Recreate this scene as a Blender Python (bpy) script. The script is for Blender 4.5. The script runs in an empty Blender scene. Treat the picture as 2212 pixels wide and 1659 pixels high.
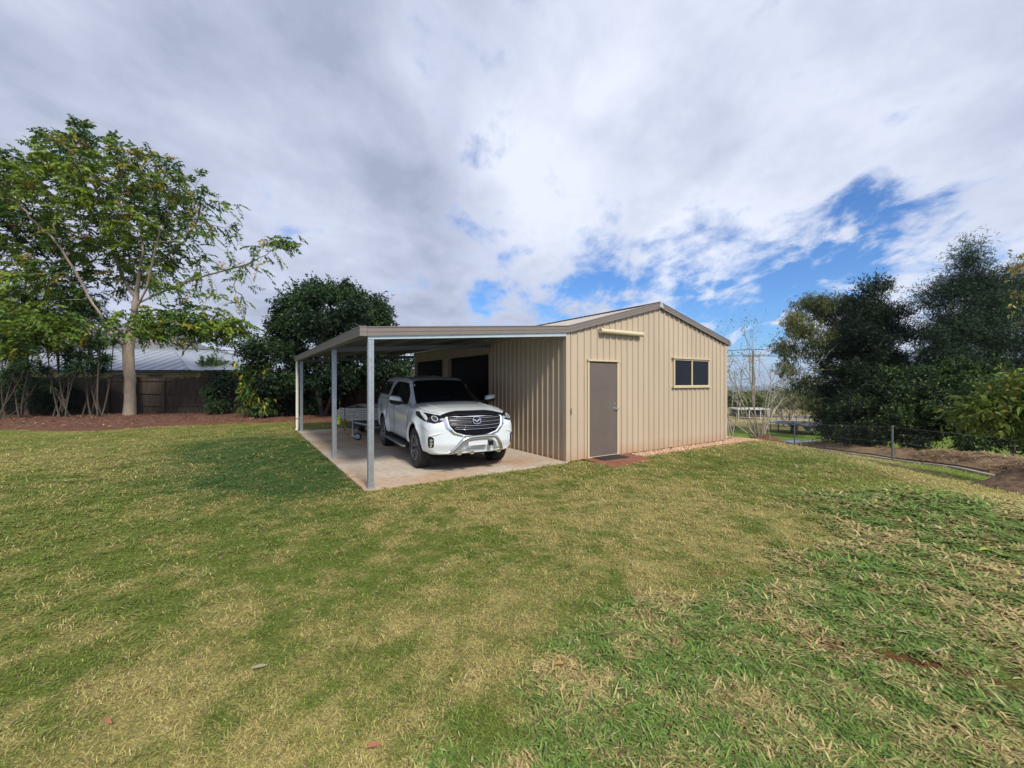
import bpy, math, random
import numpy as np
from mathutils import Vector, Matrix
random.seed(7)
RNG = np.random.default_rng(11)
SC = bpy.context.scene
COL = SC.collection
R = math.radians
H0 = 1.65                       # eye height above the slab
F0 = 900.0                      # focal length in units of a 2212 px wide frame

# ------------------------------------------------------------------ basics
def tag(o, label=None, cat=None, group=None, kind=None):
    if label: o['label'] = label
    if cat: o['category'] = cat
    if group: o['group'] = group
    if kind: o['kind'] = kind
    return o
def empty(name, loc=(0,0,0), rz=0.0, label=None, cat=None, group=None):
    o = bpy.data.objects.new(name, None); COL.objects.link(o)
    o.location = loc; o.rotation_euler = (0,0,rz); o.empty_display_size = .2
    return tag(o, label, cat, group)
def link(name, me, mat=None, parent=None):
    o = bpy.data.objects.new(name, me); COL.objects.link(o)
    if mat is not None:
        for m in (mat if isinstance(mat,(list,tuple)) else [mat]): me.materials.append(m)
    if parent is not None: o.parent = parent
    return o
def mesh_np(name, V, faces, nper, smooth=False, col=None):
    """fast mesh: V (n,3), faces flat index array, nper verts per face (int) or array"""
    me = bpy.data.meshes.new(name)
    V = np.asarray(V, np.float32); faces = np.asarray(faces, np.int32).ravel()
    me.vertices.add(len(V)); me.vertices.foreach_set('co', V.ravel())
    if np.isscalar(nper): tot = np.full(len(faces)//nper, nper, np.int32)
    else: tot = np.asarray(nper, np.int32)
    st = np.concatenate([[0], np.cumsum(tot)[:-1]]).astype(np.int32)
    me.loops.add(len(faces)); me.loops.foreach_set('vertex_index', faces)
    me.polygons.add(len(tot)); me.polygons.foreach_set('loop_start', st)
    if smooth: me.polygons.foreach_set('use_smooth', np.ones(len(tot), bool))
    me.update(calc_edges=True)
    if col is not None:
        a = me.color_attributes.new('Col', 'FLOAT_COLOR', 'POINT')
        c = np.ones((len(V),4), np.float32); c[:,:3] = col
        a.data.foreach_set('color', c.ravel())
    return me
class MB:
    """collects shapes into one mesh"""
    def __init__(s): s.v=[]; s.f=[]; s.mi=[]; s.m=0
    def add(s, V, Fs):
        o=len(s.v); s.v += [tuple(p) for p in V]
        for f in Fs: s.f.append(tuple(i+o for i in f)); s.mi.append(s.m)
    def box(s, a, b, M=None):
        x0,y0,z0=a; x1,y1,z1=b
        V=[(x0,y0,z0),(x1,y0,z0),(x1,y1,z0),(x0,y1,z0),(x0,y0,z1),(x1,y0,z1),(x1,y1,z1),(x0,y1,z1)]
        if M is not None: V=[M@Vector(p) for p in V]
        s.add(V,[(0,3,2,1),(4,5,6,7),(0,1,5,4),(1,2,6,5),(2,3,7,6),(3,0,4,7)])
    def tube(s, pts, r, n=8, cap=True):
        pts=[Vector(p) for p in pts]; k=len(pts)
        rs = r if isinstance(r,(list,tuple)) else [r]*k
        prev=None; V=[]; 
        for i,p in enumerate(pts):
            d=(pts[min(i+1,k-1)]-pts[max(i-1,0)]).normalized()
            if prev is None:
                a=Vector((0,0,1)) if abs(d.z)<.9 else Vector((1,0,0))
                u=d.cross(a).normalized()
            else: u=(prev-d*prev.dot(d)).normalized()
            prev=u; w=d.cross(u)
            for j in range(n):
                t=2*math.pi*j/n
                V.append(p+(u*math.cos(t)+w*math.sin(t))*rs[i])
        Fs=[]
        for i in range(k-1):
            for j in range(n):
                a=i*n+j; b=i*n+(j+1)%n
                Fs.append((a,b,b+n,a+n))
        if cap: Fs.append(tuple(range(n-1,-1,-1))); Fs.append(tuple((k-1)*n+j for j in range(n)))
        s.add(V,Fs)
    def lathe(s, prof, n=24, M=None, axis='y'):
        """prof: list of (r,h) along axis"""
        V=[]; Fs=[]; k=len(prof)
        for (r,h) in prof:
            for j in range(n):
                t=2*math.pi*j/n
                if axis=='y': p=Vector((r*math.cos(t),h,r*math.sin(t)))
                elif axis=='z': p=Vector((r*math.cos(t),r*math.sin(t),h))
                else: p=Vector((h,r*math.cos(t),r*math.sin(t)))
                V.append(M@p if M is not None else p)
        for i in range(k-1):
            for j in range(n):
                a=i*n+j; b=i*n+(j+1)%n
                Fs.append((a,a+n,b+n,b))
        s.add(V,Fs)
    def prism(s, poly, fn):
        """poly: list of 2d points; fn(p,t)->3d at t=0 and 1"""
        n=len(poly); V=[fn(p,0) for p in poly]+[fn(p,1) for p in poly]
        s.add(V,[tuple(range(n-1,-1,-1)),tuple(range(n,2*n))]+[(i,(i+1)%n,n+(i+1)%n,n+i) for i in range(n)])
    def build(s, name, mat, parent=None, smooth=False, bevel=0, angle=35):
        me=bpy.data.meshes.new(name); me.from_pydata([tuple(v) for v in s.v],[],s.f); me.validate(); me.update()
        if len(set(s.mi))>1 and len(me.polygons)==len(s.mi):
            me.polygons.foreach_set('material_index', s.mi)
        if smooth:
            me.polygons.foreach_set('use_smooth',[True]*len(me.polygons)); me.set_sharp_from_angle(angle=R(angle))
        o=link(name, me, mat, parent)
        if bevel:
            b=o.modifiers.new('Bevel','BEVEL'); b.width=bevel; b.segments=2; b.limit_method='ANGLE'; b.angle_limit=R(40)
            me.polygons.foreach_set('use_smooth',[True]*len(me.polygons)); me.set_sharp_from_angle(angle=R(60))
        return o

# ------------------------------------------------------------------ noise (numpy)
def _h(ix,iy,seed):
    n=(ix.astype(np.int64)*374761393+iy.astype(np.int64)*668265263+seed*1442695041)&0xffffffff
    n=((n^(n>>13))*1274126177)&0xffffffff
    return ((n^(n>>16))&0xffff)/65535.0
def vn(x,y,seed=0):
    x=np.asarray(x,float); y=np.asarray(y,float)
    ix=np.floor(x); iy=np.floor(y); fx=x-ix; fy=y-iy
    fx=fx*fx*(3-2*fx); fy=fy*fy*(3-2*fy)
    a=_h(ix,iy,seed); b=_h(ix+1,iy,seed); c=_h(ix,iy+1,seed); d=_h(ix+1,iy+1,seed)
    return (a*(1-fx)+b*fx)*(1-fy)+(c*(1-fx)+d*fx)*fy
def fbm(x,y,seed=0,o=4):
    s=0; a=.5; t=0
    for i in range(o):
        s=s+a*vn(x*2**i+17.3*i,y*2**i-9.1*i,seed+i); t+=a; a*=.55
    return s/t
def sst(a,b,x):
    t=np.clip((np.asarray(x,float)-a)/(b-a),0,1); return t*t*(3-2*t)

# ------------------------------------------------------------------ materials
def nt(m): m.use_nodes=True; return m.node_tree
def mat(name, col, rough=.6, metal=0, coat=0, noise=0, nscale=8, bump=0, bscale=40, spec=.5, col2=None, stretch=None, detail=5):
    m=bpy.data.materials.new(name); t=nt(m); N=t.nodes; L=t.links; p=N['Principled BSDF']
    p.inputs['Base Color'].default_value=(*col,1); p.inputs['Roughness'].default_value=rough
    p.inputs['Metallic'].default_value=metal; p.inputs['Coat Weight'].default_value=coat
    p.inputs['Coat Roughness'].default_value=.04
    p.inputs['Specular IOR Level'].default_value=spec
    tc=N.new('ShaderNodeTexCoord'); src=tc.outputs['Object']
    if stretch:
        mp=N.new('ShaderNodeMapping'); mp.inputs['Scale'].default_value=stretch; L.new(src,mp.inputs[0]); src=mp.outputs[0]
    if noise:
        n=N.new('ShaderNodeTexNoise'); n.inputs['Scale'].default_value=nscale; n.inputs['Detail'].default_value=detail; n.inputs['Roughness'].default_value=.65
        L.new(src,n.inputs['Vector'])
        r=N.new('ShaderNodeValToRGB'); L.new(n.outputs['Fac'],r.inputs[0])
        c2=col2 if col2 else tuple(c*(1-noise) for c in col)
        c1=col if col2 else tuple(min(1,c*(1+noise*.6)) for c in col)
        r.color_ramp.elements[0].position=.32; r.color_ramp.elements[0].color=(*c2,1)
        r.color_ramp.elements[1].position=.68; r.color_ramp.elements[1].color=(*c1,1)
        L.new(r.outputs[0],p.inputs['Base Color'])
    if bump:
        n=N.new('ShaderNodeTexNoise'); n.inputs['Scale'].default_value=bscale; n.inputs['Detail'].default_value=6
        L.new(src,n.inputs['Vector'])
        b=N.new('ShaderNodeBump'); b.inputs['Strength'].default_value=bump; b.inputs['Distance'].default_value=.02
        L.new(n.outputs['Fac'],b.inputs['Height']); L.new(b.outputs[0],p.inputs['Normal'])
    return m
def vmat(name, rough=.8, transl=0, var=.25, vscale=30, spec=.3, bump=0, bscale=60, val=1.0):
    """colour from the mesh's own Col attribute, with fine procedural variation"""
    m=bpy.data.materials.new(name); t=nt(m); N=t.nodes; L=t.links; p=N['Principled BSDF']; out=N['Material Output']
    p.inputs['Roughness'].default_value=rough; p.inputs['Specular IOR Level'].default_value=spec
    a=N.new('ShaderNodeAttribute'); a.attribute_name='Col'
    src=a.outputs['Color']
    if var:
        tc=N.new('ShaderNodeTexCoord'); n=N.new('ShaderNodeTexNoise'); n.inputs['Scale'].default_value=vscale; n.inputs['Detail'].default_value=6; n.inputs['Roughness'].default_value=.75
        L.new(tc.outputs['Object'],n.inputs['Vector'])
        mr=N.new('ShaderNodeMapRange'); mr.inputs['From Min'].default_value=.3; mr.inputs['From Max'].default_value=.7
        mr.inputs['To Min'].default_value=val*(1-var); mr.inputs['To Max'].default_value=val*(1+var)
        L.new(n.outputs['Fac'],mr.inputs['Value'])
        mx=N.new('ShaderNodeVectorMath'); mx.operation='SCALE'; L.new(src,mx.inputs[0]); L.new(mr.outputs[0],mx.inputs['Scale']); src=mx.outputs[0]
        if bump:
            n2=N.new('ShaderNodeTexNoise'); n2.inputs['Scale'].default_value=bscale; n2.inputs['Detail'].default_value=6; L.new(tc.outputs['Object'],n2.inputs['Vector'])
            b=N.new('ShaderNodeBump'); b.inputs['Strength'].default_value=bump; b.inputs['Distance'].default_value=.04
            L.new(n2.outputs['Fac'],b.inputs['Height']); L.new(b.outputs[0],p.inputs['Normal'])
    L.new(src,p.inputs['Base Color'])
    if transl:
        tr=N.new('ShaderNodeBsdfTranslucent'); L.new(src,tr.inputs['Color'])
        ms=N.new('ShaderNodeMixShader'); ms.inputs[0].default_value=transl
        L.new(p.outputs[0],ms.inputs[1]); L.new(tr.outputs[0],ms.inputs[2]); L.new(ms.outputs[0],out.inputs['Surface'])
    return m

# ------------------------------------------------------------------ camera
cam=bpy.data.cameras.new('camera'); co=bpy.data.objects.new('camera',cam); COL.objects.link(co)
co.location=(0,0,H0); co.rotation_euler=(R(90),0,0)
cam.sensor_width=36; cam.lens=36*F0/2212; cam.shift_y=-.002; cam.clip_start=.05; cam.clip_end=30000
SC.camera=co
SC.view_settings.view_transform='Standard'; SC.view_settings.look='None'; SC.view_settings.gamma=1; SC.view_settings.exposure=.46
SC.render.resolution_x=1024; SC.render.resolution_y=768
try: SC.cycles.volume_bounces=0
except Exception: pass

# ------------------------------------------------------------------ sky
SUN_EL, SUN_AZ = 44, 152        # azimuth measured clockwise from +Y (the view direction): the sun stands behind, to the right
sd=Vector((math.sin(R(SUN_AZ))*math.cos(R(SUN_EL)), math.cos(R(SUN_AZ))*math.cos(R(SUN_EL)), math.sin(R(SUN_EL))))
sl=bpy.data.lights.new('sun','SUN'); sl.energy=3.5; sl.angle=R(11); sl.color=(1,.93,.80)
so=bpy.data.objects.new('sun',sl); COL.objects.link(so); so.rotation_euler=sd.to_track_quat('Z','Y').to_euler(); so.location=(5,-10,30)
W=bpy.data.worlds.new('World'); SC.world=W; W.use_nodes=True; t=W.node_tree; N=t.nodes; L=t.links
for n in list(N): N.remove(n)
out=N.new('ShaderNodeOutputWorld'); bg=N.new('ShaderNodeBackground'); L.new(bg.outputs[0],out.inputs[0])
sky=N.new('ShaderNodeTexSky'); sky.sky_type='NISHITA'; sky.sun_disc=False; sky.sun_elevation=R(SUN_EL); sky.sun_rotation=R(SUN_AZ)
sky.air_density=1.0; sky.dust_density=.3; sky.ozone_density=2.0
def M_(op,a,b=None,c=None):
    n=N.new('ShaderNodeMath'); n.operation=op
    for i,v in enumerate((a,b,c)):
        if v is None: continue
        if isinstance(v,(int,float)): n.inputs[i].default_value=v
        else: L.new(v,n.inputs[i])
    return n.outputs[0]
def MR(v,a,b,c,d,smooth=True):
    n=N.new('ShaderNodeMapRange'); n.interpolation_type='SMOOTHSTEP' if smooth else 'LINEAR'
    L.new(v,n.inputs['Value'])
    for k,x in zip(('From Min','From Max','To Min','To Max'),(a,b,c,d)): n.inputs[k].default_value=x
    return n.outputs[0]
tc=N.new('ShaderNodeTexCoord'); nrm=N.new('ShaderNodeVectorMath'); nrm.operation='NORMALIZE'; L.new(tc.outputs['Generated'],nrm.inputs[0])
D=nrm.outputs[0]; sp=N.new('ShaderNodeSeparateXYZ'); L.new(D,sp.inputs[0])
zz=M_('ADD',M_('MAXIMUM',sp.outputs[2],0.0),.26)
cx=N.new('ShaderNodeCombineXYZ'); L.new(M_('DIVIDE',sp.outputs[0],zz),cx.inputs[0]); L.new(M_('DIVIDE',sp.outputs[1],zz),cx.inputs[1])
P=cx.outputs[0]
def noise(vec,scale,detail=6,rough=.6,rot=0,sc=(1,1,1),off=(0,0,0),dist=0):
    mp=N.new('ShaderNodeMapping'); L.new(vec,mp.inputs[0]); mp.inputs['Rotation'].default_value=(0,0,rot); mp.inputs['Scale'].default_value=sc; mp.inputs['Location'].default_value=off
    n=N.new('ShaderNodeTexNoise'); n.inputs['Scale'].default_value=scale; n.inputs['Detail'].default_value=detail; n.inputs['Roughness'].default_value=rough; n.inputs['Distortion'].default_value=dist
    L.new(mp.outputs[0],n.inputs['Vector']); return n.outputs['Fac']
n1=noise(P,1.5,9,.58,rot=R(-35),sc=(1,.80,1),off=(3.1,1.7,0),dist=.25)
n2=noise(P,5.2,9,.60,rot=R(-35),sc=(1,.80,1),off=(8.1,4.7,0),dist=.15)
n3=noise(P,.50,4,.5,off=(1.3,9.2,0))
n4=noise(P,2.4,6,.6,rot=R(20),sc=(1,.7,1),off=(5.5,2.2,0),dist=.3)
# thin places in the cloud deck, each round a direction of the sky
def blob(px,py,rad,amp):
    v=Vector(((px-1106)/F0,1,(825-py)/F0)).normalized()
    d=N.new('ShaderNodeVectorMath'); d.operation='DOT_PRODUCT'; L.new(D,d.inputs[0]); d.inputs[1].default_value=v
    return MR(d.outputs['Value'],math.cos(rad),1.0,0,amp)
hole=None
for b in [(200,500,.75,-.22),(1275,184,.14,-.20),(1060,315,.14,-.16),(1180,400,.12,-.16),(1310,600,.13,.16),(1120,640,.14,.17),(1270,660,.11,.14),(980,640,.11,.12),(880,630,.09,.15),(1430,640,.14,.15),(1530,640,.10,.15),(1920,460,.11,.20),(1840,520,.12,.20),(1760,590,.11,.20),(1640,640,.12,.17),(2150,430,.10,.12),(1260,345,.15,.05),(1010,700,.08,.12),(1600,775,.15,.42),(1200,690,.08,.13),(730,110,.18,.06),(1060,20,.12,.06),(1900,720,.3,.06),(1650,440,.35,.02)]:
    k=blob(*b); hole=k if hole is None else M_('ADD',hole,k)
dens=M_('ADD',M_('ADD',M_('MULTIPLY',n1,.55),M_('MULTIPLY',n2,.50)),M_('MULTIPLY',n4,.35))
hole=M_('MULTIPLY',hole,M_('ADD',M_('MULTIPLY',noise(P,5.5,7,.65,rot=R(-35),sc=(1,.45,1),off=(2.2,7.7,0),dist=.4),2.6),-.72))
dens=M_('SUBTRACT',M_('SUBTRACT',M_('ADD',M_('MULTIPLY',dens,1.25),-.175),.045),hole)
cov=MR(dens,.38,.63,0,1)
# cloud brightness: thick parts grey, thin parts white
br=M_('ADD',M_('ADD',M_('MULTIPLY',n1,.62),M_('MULTIPLY',n3,.20)),M_('ADD',M_('MULTIPLY',n2,.34),M_('MULTIPLY',n4,.25)))
gl=None
for b in [(330,130,.8,.05),(880,330,.16,.12),(560,430,.5,.04),(1000,470,.14,.10),(60,30,.5,.03),(900,500,.16,.05),(2100,150,.5,.05)]:
    k=blob(*b); gl=k if gl is None else M_('ADD',gl,k)
li=None
for b in [(1900,620,.5,.14),(1500,330,.5,.08),(860,240,.12,.12),(1480,560,.12,.12),(1120,440,.25,.10),(650,300,.2,.05)]:
    k=blob(*b); li=k if li is None else M_('ADD',li,k)
br=M_('SUBTRACT',M_('ADD',br,gl),li)
cr=N.new('ShaderNodeValToRGB'); L.new(MR(br,.52,.92,0,1,False),cr.inputs[0])
e=cr.color_ramp.elements; e[0].position=0; e[0].color=(.64,.675,.775,1); e[1].position=1; e[1].color=(.29,.325,.425,1)
x=e.new(.45); x.color=(.47,.51,.635,1)
sb=N.new('ShaderNodeVectorMath'); sb.operation='MULTIPLY'; L.new(sky.outputs[0],sb.inputs[0]); sb.inputs[1].default_value=(.040,.072,.112)
mx=N.new('ShaderNodeMix'); mx.data_type='RGBA'; L.new(cov,mx.inputs['Factor']); L.new(sb.outputs[0],mx.inputs['A']); L.new(cr.outputs[0],mx.inputs['B'])
# pale band of distance just over the horizon
lo=MR(sp.outputs[2],.0,.10,.55,0)
mx2=N.new('ShaderNodeMix'); mx2.data_type='RGBA'; L.new(lo,mx2.inputs['Factor']); L.new(mx.outputs['Result'],mx2.inputs['A']); mx2.inputs['B'].default_value=(.30,.40,.60,1)
L.new(mx2.outputs['Result'],bg.inputs[0]); bg.inputs[1].default_value=1.0

# ------------------------------------------------------------------ terrain
FD=np.array([-1e4,0,.8,3.2,6,11.5,20,28,36,44,79,126,300,900,3000,9000]); FZ=np.array([0,0,.09,.56,.90,1.45,2.45,2.88,2.95,2.98,4.2,5.7,13,38,55,75])
def terr(x,y):
    x=np.asarray(x,float); y=np.asarray(y,float)
    xe=np.where(y>12,6.85-.649*(y-12),6.85-.10*(12-np.maximum(y,0)))
    d=x-xe
    z=-(np.interp(d-.5,FD,FZ)+2*np.interp(d,FD,FZ)+np.interp(d+.5,FD,FZ))/4
    near=1-sst(30,60,y)
    b=(fbm(x*.35,y*.35,3,3)-.5)*.10+(fbm(x*1.6,y*1.6,5,2)-.5)*.025
    # flat where the shed and slab stand
    u=(x-1.128)*.8387+(y-8.644)*.5446; v=-(x-1.128)*.5446+(y-8.644)*.8387
    q=np.maximum(np.maximum(-4.2-u,u-7.0),np.maximum(-1.2-v,v-9.3))
    z=z+b*near*sst(.0,1.6,q)
    inside=(1-sst(-.05,.5,np.maximum(np.maximum(-4.15-u,u-5.9),np.maximum(-.1-v,v-9.2))))
    z=z-.03*inside
    z=z-.012*sst(0,1,q)*0
    return z
def tz(x,y): return float(terr(np.array([x]),np.array([y]))[0])
def blobw(x,y,cx,cy,rx,ry,ang=0):
    c,s=math.cos(ang),math.sin(ang); dx=x-cx; dy=y-cy
    a=(dx*c+dy*s)/rx; b=(-dx*s+dy*c)/ry
    return np.exp(-(a*a+b*b))
STRAW=np.array([.405,.345,.130]); GREEN=np.array([.150,.200,.036]); SHADE_GREEN=np.array([.022,.090,.022]); LIME=np.array([.19,.30,.03]); DIRT=np.array([.17,.060,.030])
def coarse(x,y):
    bx=np.interp(y,[0,1.5,1.92,2.94,3.19,3.7,5,6.1,6.5,6.8],[-1.2,-.6,-.23,.47,1.2,2.4,3.6,4.3,7,40])
    return sst(-.25,.3,x-bx+(fbm(x*2,y*2,21,3)-.5)*1.3)
def lawncol(x,y):
    """colour and green share of the lawn at a place"""
    n=fbm(x*.55,y*.55,1,4); m=fbm(x*2.6,y*2.6,2,4); k=fbm(x*9,y*9,9,3)
    k2=fbm(x*5,y*5,19,3); g=.54+(n-.5)*.75+(m-.5)*1.1+(k2-.5)*1.3+(k-.5)*1.2
    c=coarse(x,y)
    g=g+.20*c-.42*c*blobw(x,y,-.1,1.75,.7,.45)-.2*c*blobw(x,y,1.9,2.6,.9,.12,-.4)-.15*c*blobw(x,y,1.3,1.9,.5,.2)+.2*c*blobw(x,y,3.5,3.6,1.5,.5,-.2)
    g=g+.35*blobw(x,y,-3.3,3.2,1.6,2.2)+.25*blobw(x,y,-1.2,4.2,2.2,.5,.1)+.3*blobw(x,y,-7,4,2.5,3)-.2*blobw(x,y,-7.5,8.5,3.5,1.6)-.08*blobw(x,y,-1.6,2.2,.8,.7)
    g=g-.30*blobw(x,y,1.5,5.2,2.6,.8,.1)-.15*blobw(x,y,4,6.8,1.6,.7)+.45*blobw(x,y,5.4,8.6,1.6,.6,.3)
    # tan bank and bright strip beside the kerb
    tan=sst(.3,1.4,x-np.interp(y,[0,5,7,9,11,14],[30,5.5,6.0,6.6,7.2,7.6]))*(1-sst(0,.5,x-np.interp(y,[3,7,8.2,9.5,11,14],[30,13,10.5,10.3,10.6,10.9])))
    g=g-.55*tan
    strip=sst(0,.35,x-np.interp(y,[3,6.6,8.2,9.5,11,14,20],[30,13,10.6,10.3,10.6,10.9,12])+(m-.5)*.6)*(1-sst(24,30,y))
    far=sst(17,20,y)*sst(4,8,x)
    g=np.clip(g,0.02,1); 
    col=STRAW*(1-g[...,None])+GREEN*g[...,None]
    dg=np.clip(1.5*blobw(x,y,-6.7,10.4,1.6,2.8,.35)+1.6*blobw(x,y,-4.2,8.0,1.0,2.4,.55)+.7*blobw(x,y,-4.3,6.7,1.5,.6),0,1)*sst(.20,.62,m+.18)*.85  # dark green grass beside the slab, with carport shade painted into its colour
    col=col*(1-.85*dg[...,None])+SHADE_GREEN*.85*dg[...,None]
    lm=np.clip(strip+far,0,1)*.8+.65*blobw(x,y,-18,12.5,4.5,1.0)+.6*blobw(x,y,5.5,6.6,1.8,.5,-.15)
    lm=np.clip(lm,0,.9)*(.75+.5*k)
    lm=np.clip(lm,0,1)
    col=col*(1-lm[...,None])+LIME*np.array([.82,.86,.9])*lm[...,None]
    br=.5*blobw(x,y,-15.2,12.0,1.6,.30,.25)+.35*blobw(x,y,-14,9.5,2,.3)+.35*blobw(x,y,5.4,9.6,.9,.22,.5)+.4*blobw(x,y,6.9,7.5,.9,.4)
    rut=1.4*blobw(x,y,1.98,2.66,.16,.05,-.5)+1.5*blobw(x,y,2.42,2.47,.22,.065,-.5)+1.3*blobw(x,y,2.74,2.26,.15,.04,-.6)+blobw(x,y,1.5,3.02,.2,.025,-.3)+.7*blobw(x,y,3.2,2.1,.3,.03,-.6)+.8*blobw(x,y,-.25,1.55,.12,.05)+.5*blobw(x,y,1.75,3.6,.15,.03)
    red=.55*blobw(x,y,4.7,6.9,.9,.22,.1)+.4*blobw(x,y,3.6,7.9,.6,.15,.2); d=np.clip(br*(.4+m)+1.25*rut+red*(.3+k2),0,1)
    col=col*(1-d[...,None])+DIRT*d[...,None]
    return col,g,d,dg,lm
def axis(lo,hi,s,dt):
    a=math.asinh(lo/s); b=math.asinh(hi/s); n=int((b-a)/dt); return s*np.sinh(np.linspace(a,b,n))
gx=axis(-5000,7000,1.6,.026); gy=axis(-3,9000,1.6,.024)
X,Y=np.meshgrid(gx,gy); Z=terr(X,Y)
# hills behind on the left rise out of the same sheet
hd=X*0
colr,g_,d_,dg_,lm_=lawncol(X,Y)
# beyond the garden: paddocks, road verge, bush, far plain
dist=np.hypot(X,Y)
fld=sst(43,47,Y)
dry=np.array([.42,.34,.17]); wood=np.array([.045,.065,.025]); mid=np.array([.12,.13,.06])
nf=fbm(X*.012,Y*.012,31,4); nf2=fbm(X*.05,Y*.05,32,3)
farc=dry*(1-sst(125,170,Y)[...,None])+ (wood*(1-nf[...,None])+mid*nf[...,None]*1.3)*sst(125,170,Y)[...,None]
farc=farc*(.8+.4*nf2[...,None])
colr=colr*(1-fld[...,None])+farc*fld[...,None]
verge=sst(39.4,40,Y)*(1-sst(43,47,Y))*sst(5,9,X); colr=colr*(1-verge[...,None]*.8)+np.array([.22,.18,.09])*verge[...,None]*.8
# under the blades the thatch is darker and browner
ny,nx=X.shape
V=np.stack([X,Y,Z],-1).reshape(-1,3)
ii=np.arange(ny*nx).reshape(ny,nx)
Q=np.stack([ii[:-1,:-1],ii[:-1,1:],ii[1:,1:],ii[1:,:-1]],-1)
me=mesh_np('ground',V,Q,4,True,colr.reshape(-1,3))
gm=vmat('lawn_soil',.95,0,.38,26,.1,.8,45,.62)
g=link('ground',me,gm); tag(g,kind='structure')

# grass blades: real leaves, dense near the lens and thinning with distance
def in_poly(px,py,poly):
    c=np.zeros(len(px),bool); n=len(poly)
    for i in range(n):
        x1,y1=poly[i]; x2,y2=poly[(i+1)%n]
        if y1==y2: continue
        c^=((y1>py)!=(y2>py))&(px<(x2-x1)*(py-y1)/(y2-y1)+x1)
    return c
BED=[(-30,21),(-30,14.6),(-17.2,14.0),(-13.9,13.7),(-12.4,15.9),(-8.9,17.0),(-5,17.6),(1,18.2),(1,21)]
def shed_uv(x,y): return (x-1.128)*.8387+(y-8.644)*.5446, -(x-1.128)*.5446+(y-8.644)*.8387
def kerbx(y): return np.interp(y,[4,7,10.3,14,20,30],[12.6,12.6,12.6,12.75,13.5,14.8])
def grass(n, rmin, rmax, name, label, sc=1.0):
    r=np.exp(RNG.uniform(math.log(rmin),math.log(rmax),n)); th=RNG.uniform(-R(58),R(58),n)
    x=r*np.sin(th); y=r*np.cos(th)
    u,v=shed_uv(x,y)
    bad=((u>-4.10+RNG.random(n)*.07)&(u<5.95)&(v>-.06+RNG.random(n)*.06)&(v<9.1))|((u>.35)&(u<1.85)&(v<0)&(v>-.95))|((u>1.5)&(u<6.9)&(v<0.02)&(v>-.5))|((u>5.9)&(u<6.75)&(v>-.5)&(v<9))
    bad|=in_poly(x,y,BED)|(x>kerbx(y)-.12)|(np.hypot(x,y)>24)
    bad|=(y<.4)
    x,y,r=x[~bad],y[~bad],r[~bad]; n=len(x)
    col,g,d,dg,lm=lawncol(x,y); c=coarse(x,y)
    keep=RNG.random(n)>np.clip(d*1.05,0,.97)
    x,y,r,col,g,c,dg,lm=[a[keep] for a in (x,y,r,col,g,c,dg,lm)]; n=len(x)
    z=terr(x,y)
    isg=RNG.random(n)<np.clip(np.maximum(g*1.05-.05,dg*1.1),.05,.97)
    grow=np.clip(r/2.6,1,4.2)
    tuft=vn(x*11,y*11,91)*.6+vn(x*4.3,y*4.3,92)*.4
    ln=RNG.gamma(6,.166,n)*(.020+.019*c)*(.62+.85*tuft)*grow**.62*sc
    wd=RNG.uniform(.7,1.3,n)*(.0028+.0040*c)*grow**1.0*sc
    az=RNG.uniform(0,2*math.pi,n)+.0
    tilt=np.where(RNG.random(n)<.40,RNG.uniform(R(15),R(45),n),RNG.uniform(R(1),R(20),n))*(1-.30*c)
    dx=np.cos(az); dy=np.sin(az)
    # widthwise vector
    wx=-dy*wd; wy=dx*wd
    h1=np.sin(tilt)*ln*.62; l1=np.cos(tilt)*ln*.55; h2=np.sin(tilt)*ln*.80; l2=np.cos(tilt)*ln+ln*.08
    z0=z+(RNG.uniform(-.006,.006,n)+.016*(tuft-.4)*(1+.6*c))*grow
    P=np.zeros((n,5,3),np.float32)
    P[:,0]=np.stack([x-wx*.5,y-wy*.5,z0],-1); P[:,1]=np.stack([x+wx*.5,y+wy*.5,z0],-1)
    P[:,2]=np.stack([x+dx*l1+wx*.5,y+dy*l1+wy*.5,z0+h1],-1); P[:,3]=np.stack([x+dx*l1-wx*.5,y+dy*l1-wy*.5,z0+h1],-1)
    P[:,4]=np.stack([x+dx*l2,y+dy*l2,z0+h2],-1)
    b=np.arange(n)[:,None]*5
    fi=np.concatenate([b+np.array([[0,1,2,3]]),b+np.array([[3,2,4]])],1).ravel()
    tot=np.tile([4,3],n)
    cg=GREEN*(1-c[:,None])+np.array([.135,.240,.055])*c[:,None]
    cg=cg*(1-dg[:,None])+SHADE_GREEN*1.1*dg[:,None]; cg=cg*(1-lm[:,None])+LIME*lm[:,None]
    cs=STRAW*(1-c[:,None])+np.array([.45,.35,.17])*c[:,None]
    C=np.where(isg[:,None],cg,cs)*.62+col*.38*(1-.1*c[:,None])
    C=C*(1+RNG.uniform(-.45,.45,n)*np.clip(3.4/r,.5,1))[:,None]
    old=RNG.random(n)<.05; C[old]=np.array([.17,.10,.05])
    pale=RNG.random(n)<.022*(1-dg); C[pale]=np.array([.50,.43,.25])
    C=np.repeat(C,5,axis=0).reshape(n,5,3); C=C.reshape(-1,3)
    me=mesh_np(name,P.reshape(-1,3),fi,tot,False,C)
    o=link(name,me,vmat(name+'_leaf',.65,.22,0,spec=.25)); tag(o,label,'grass',kind='stuff')
    return o
QUAL=1.0
grass(int(860000*QUAL),1.35,23,'grass','short mown lawn of green and straw coloured grass')

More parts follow.
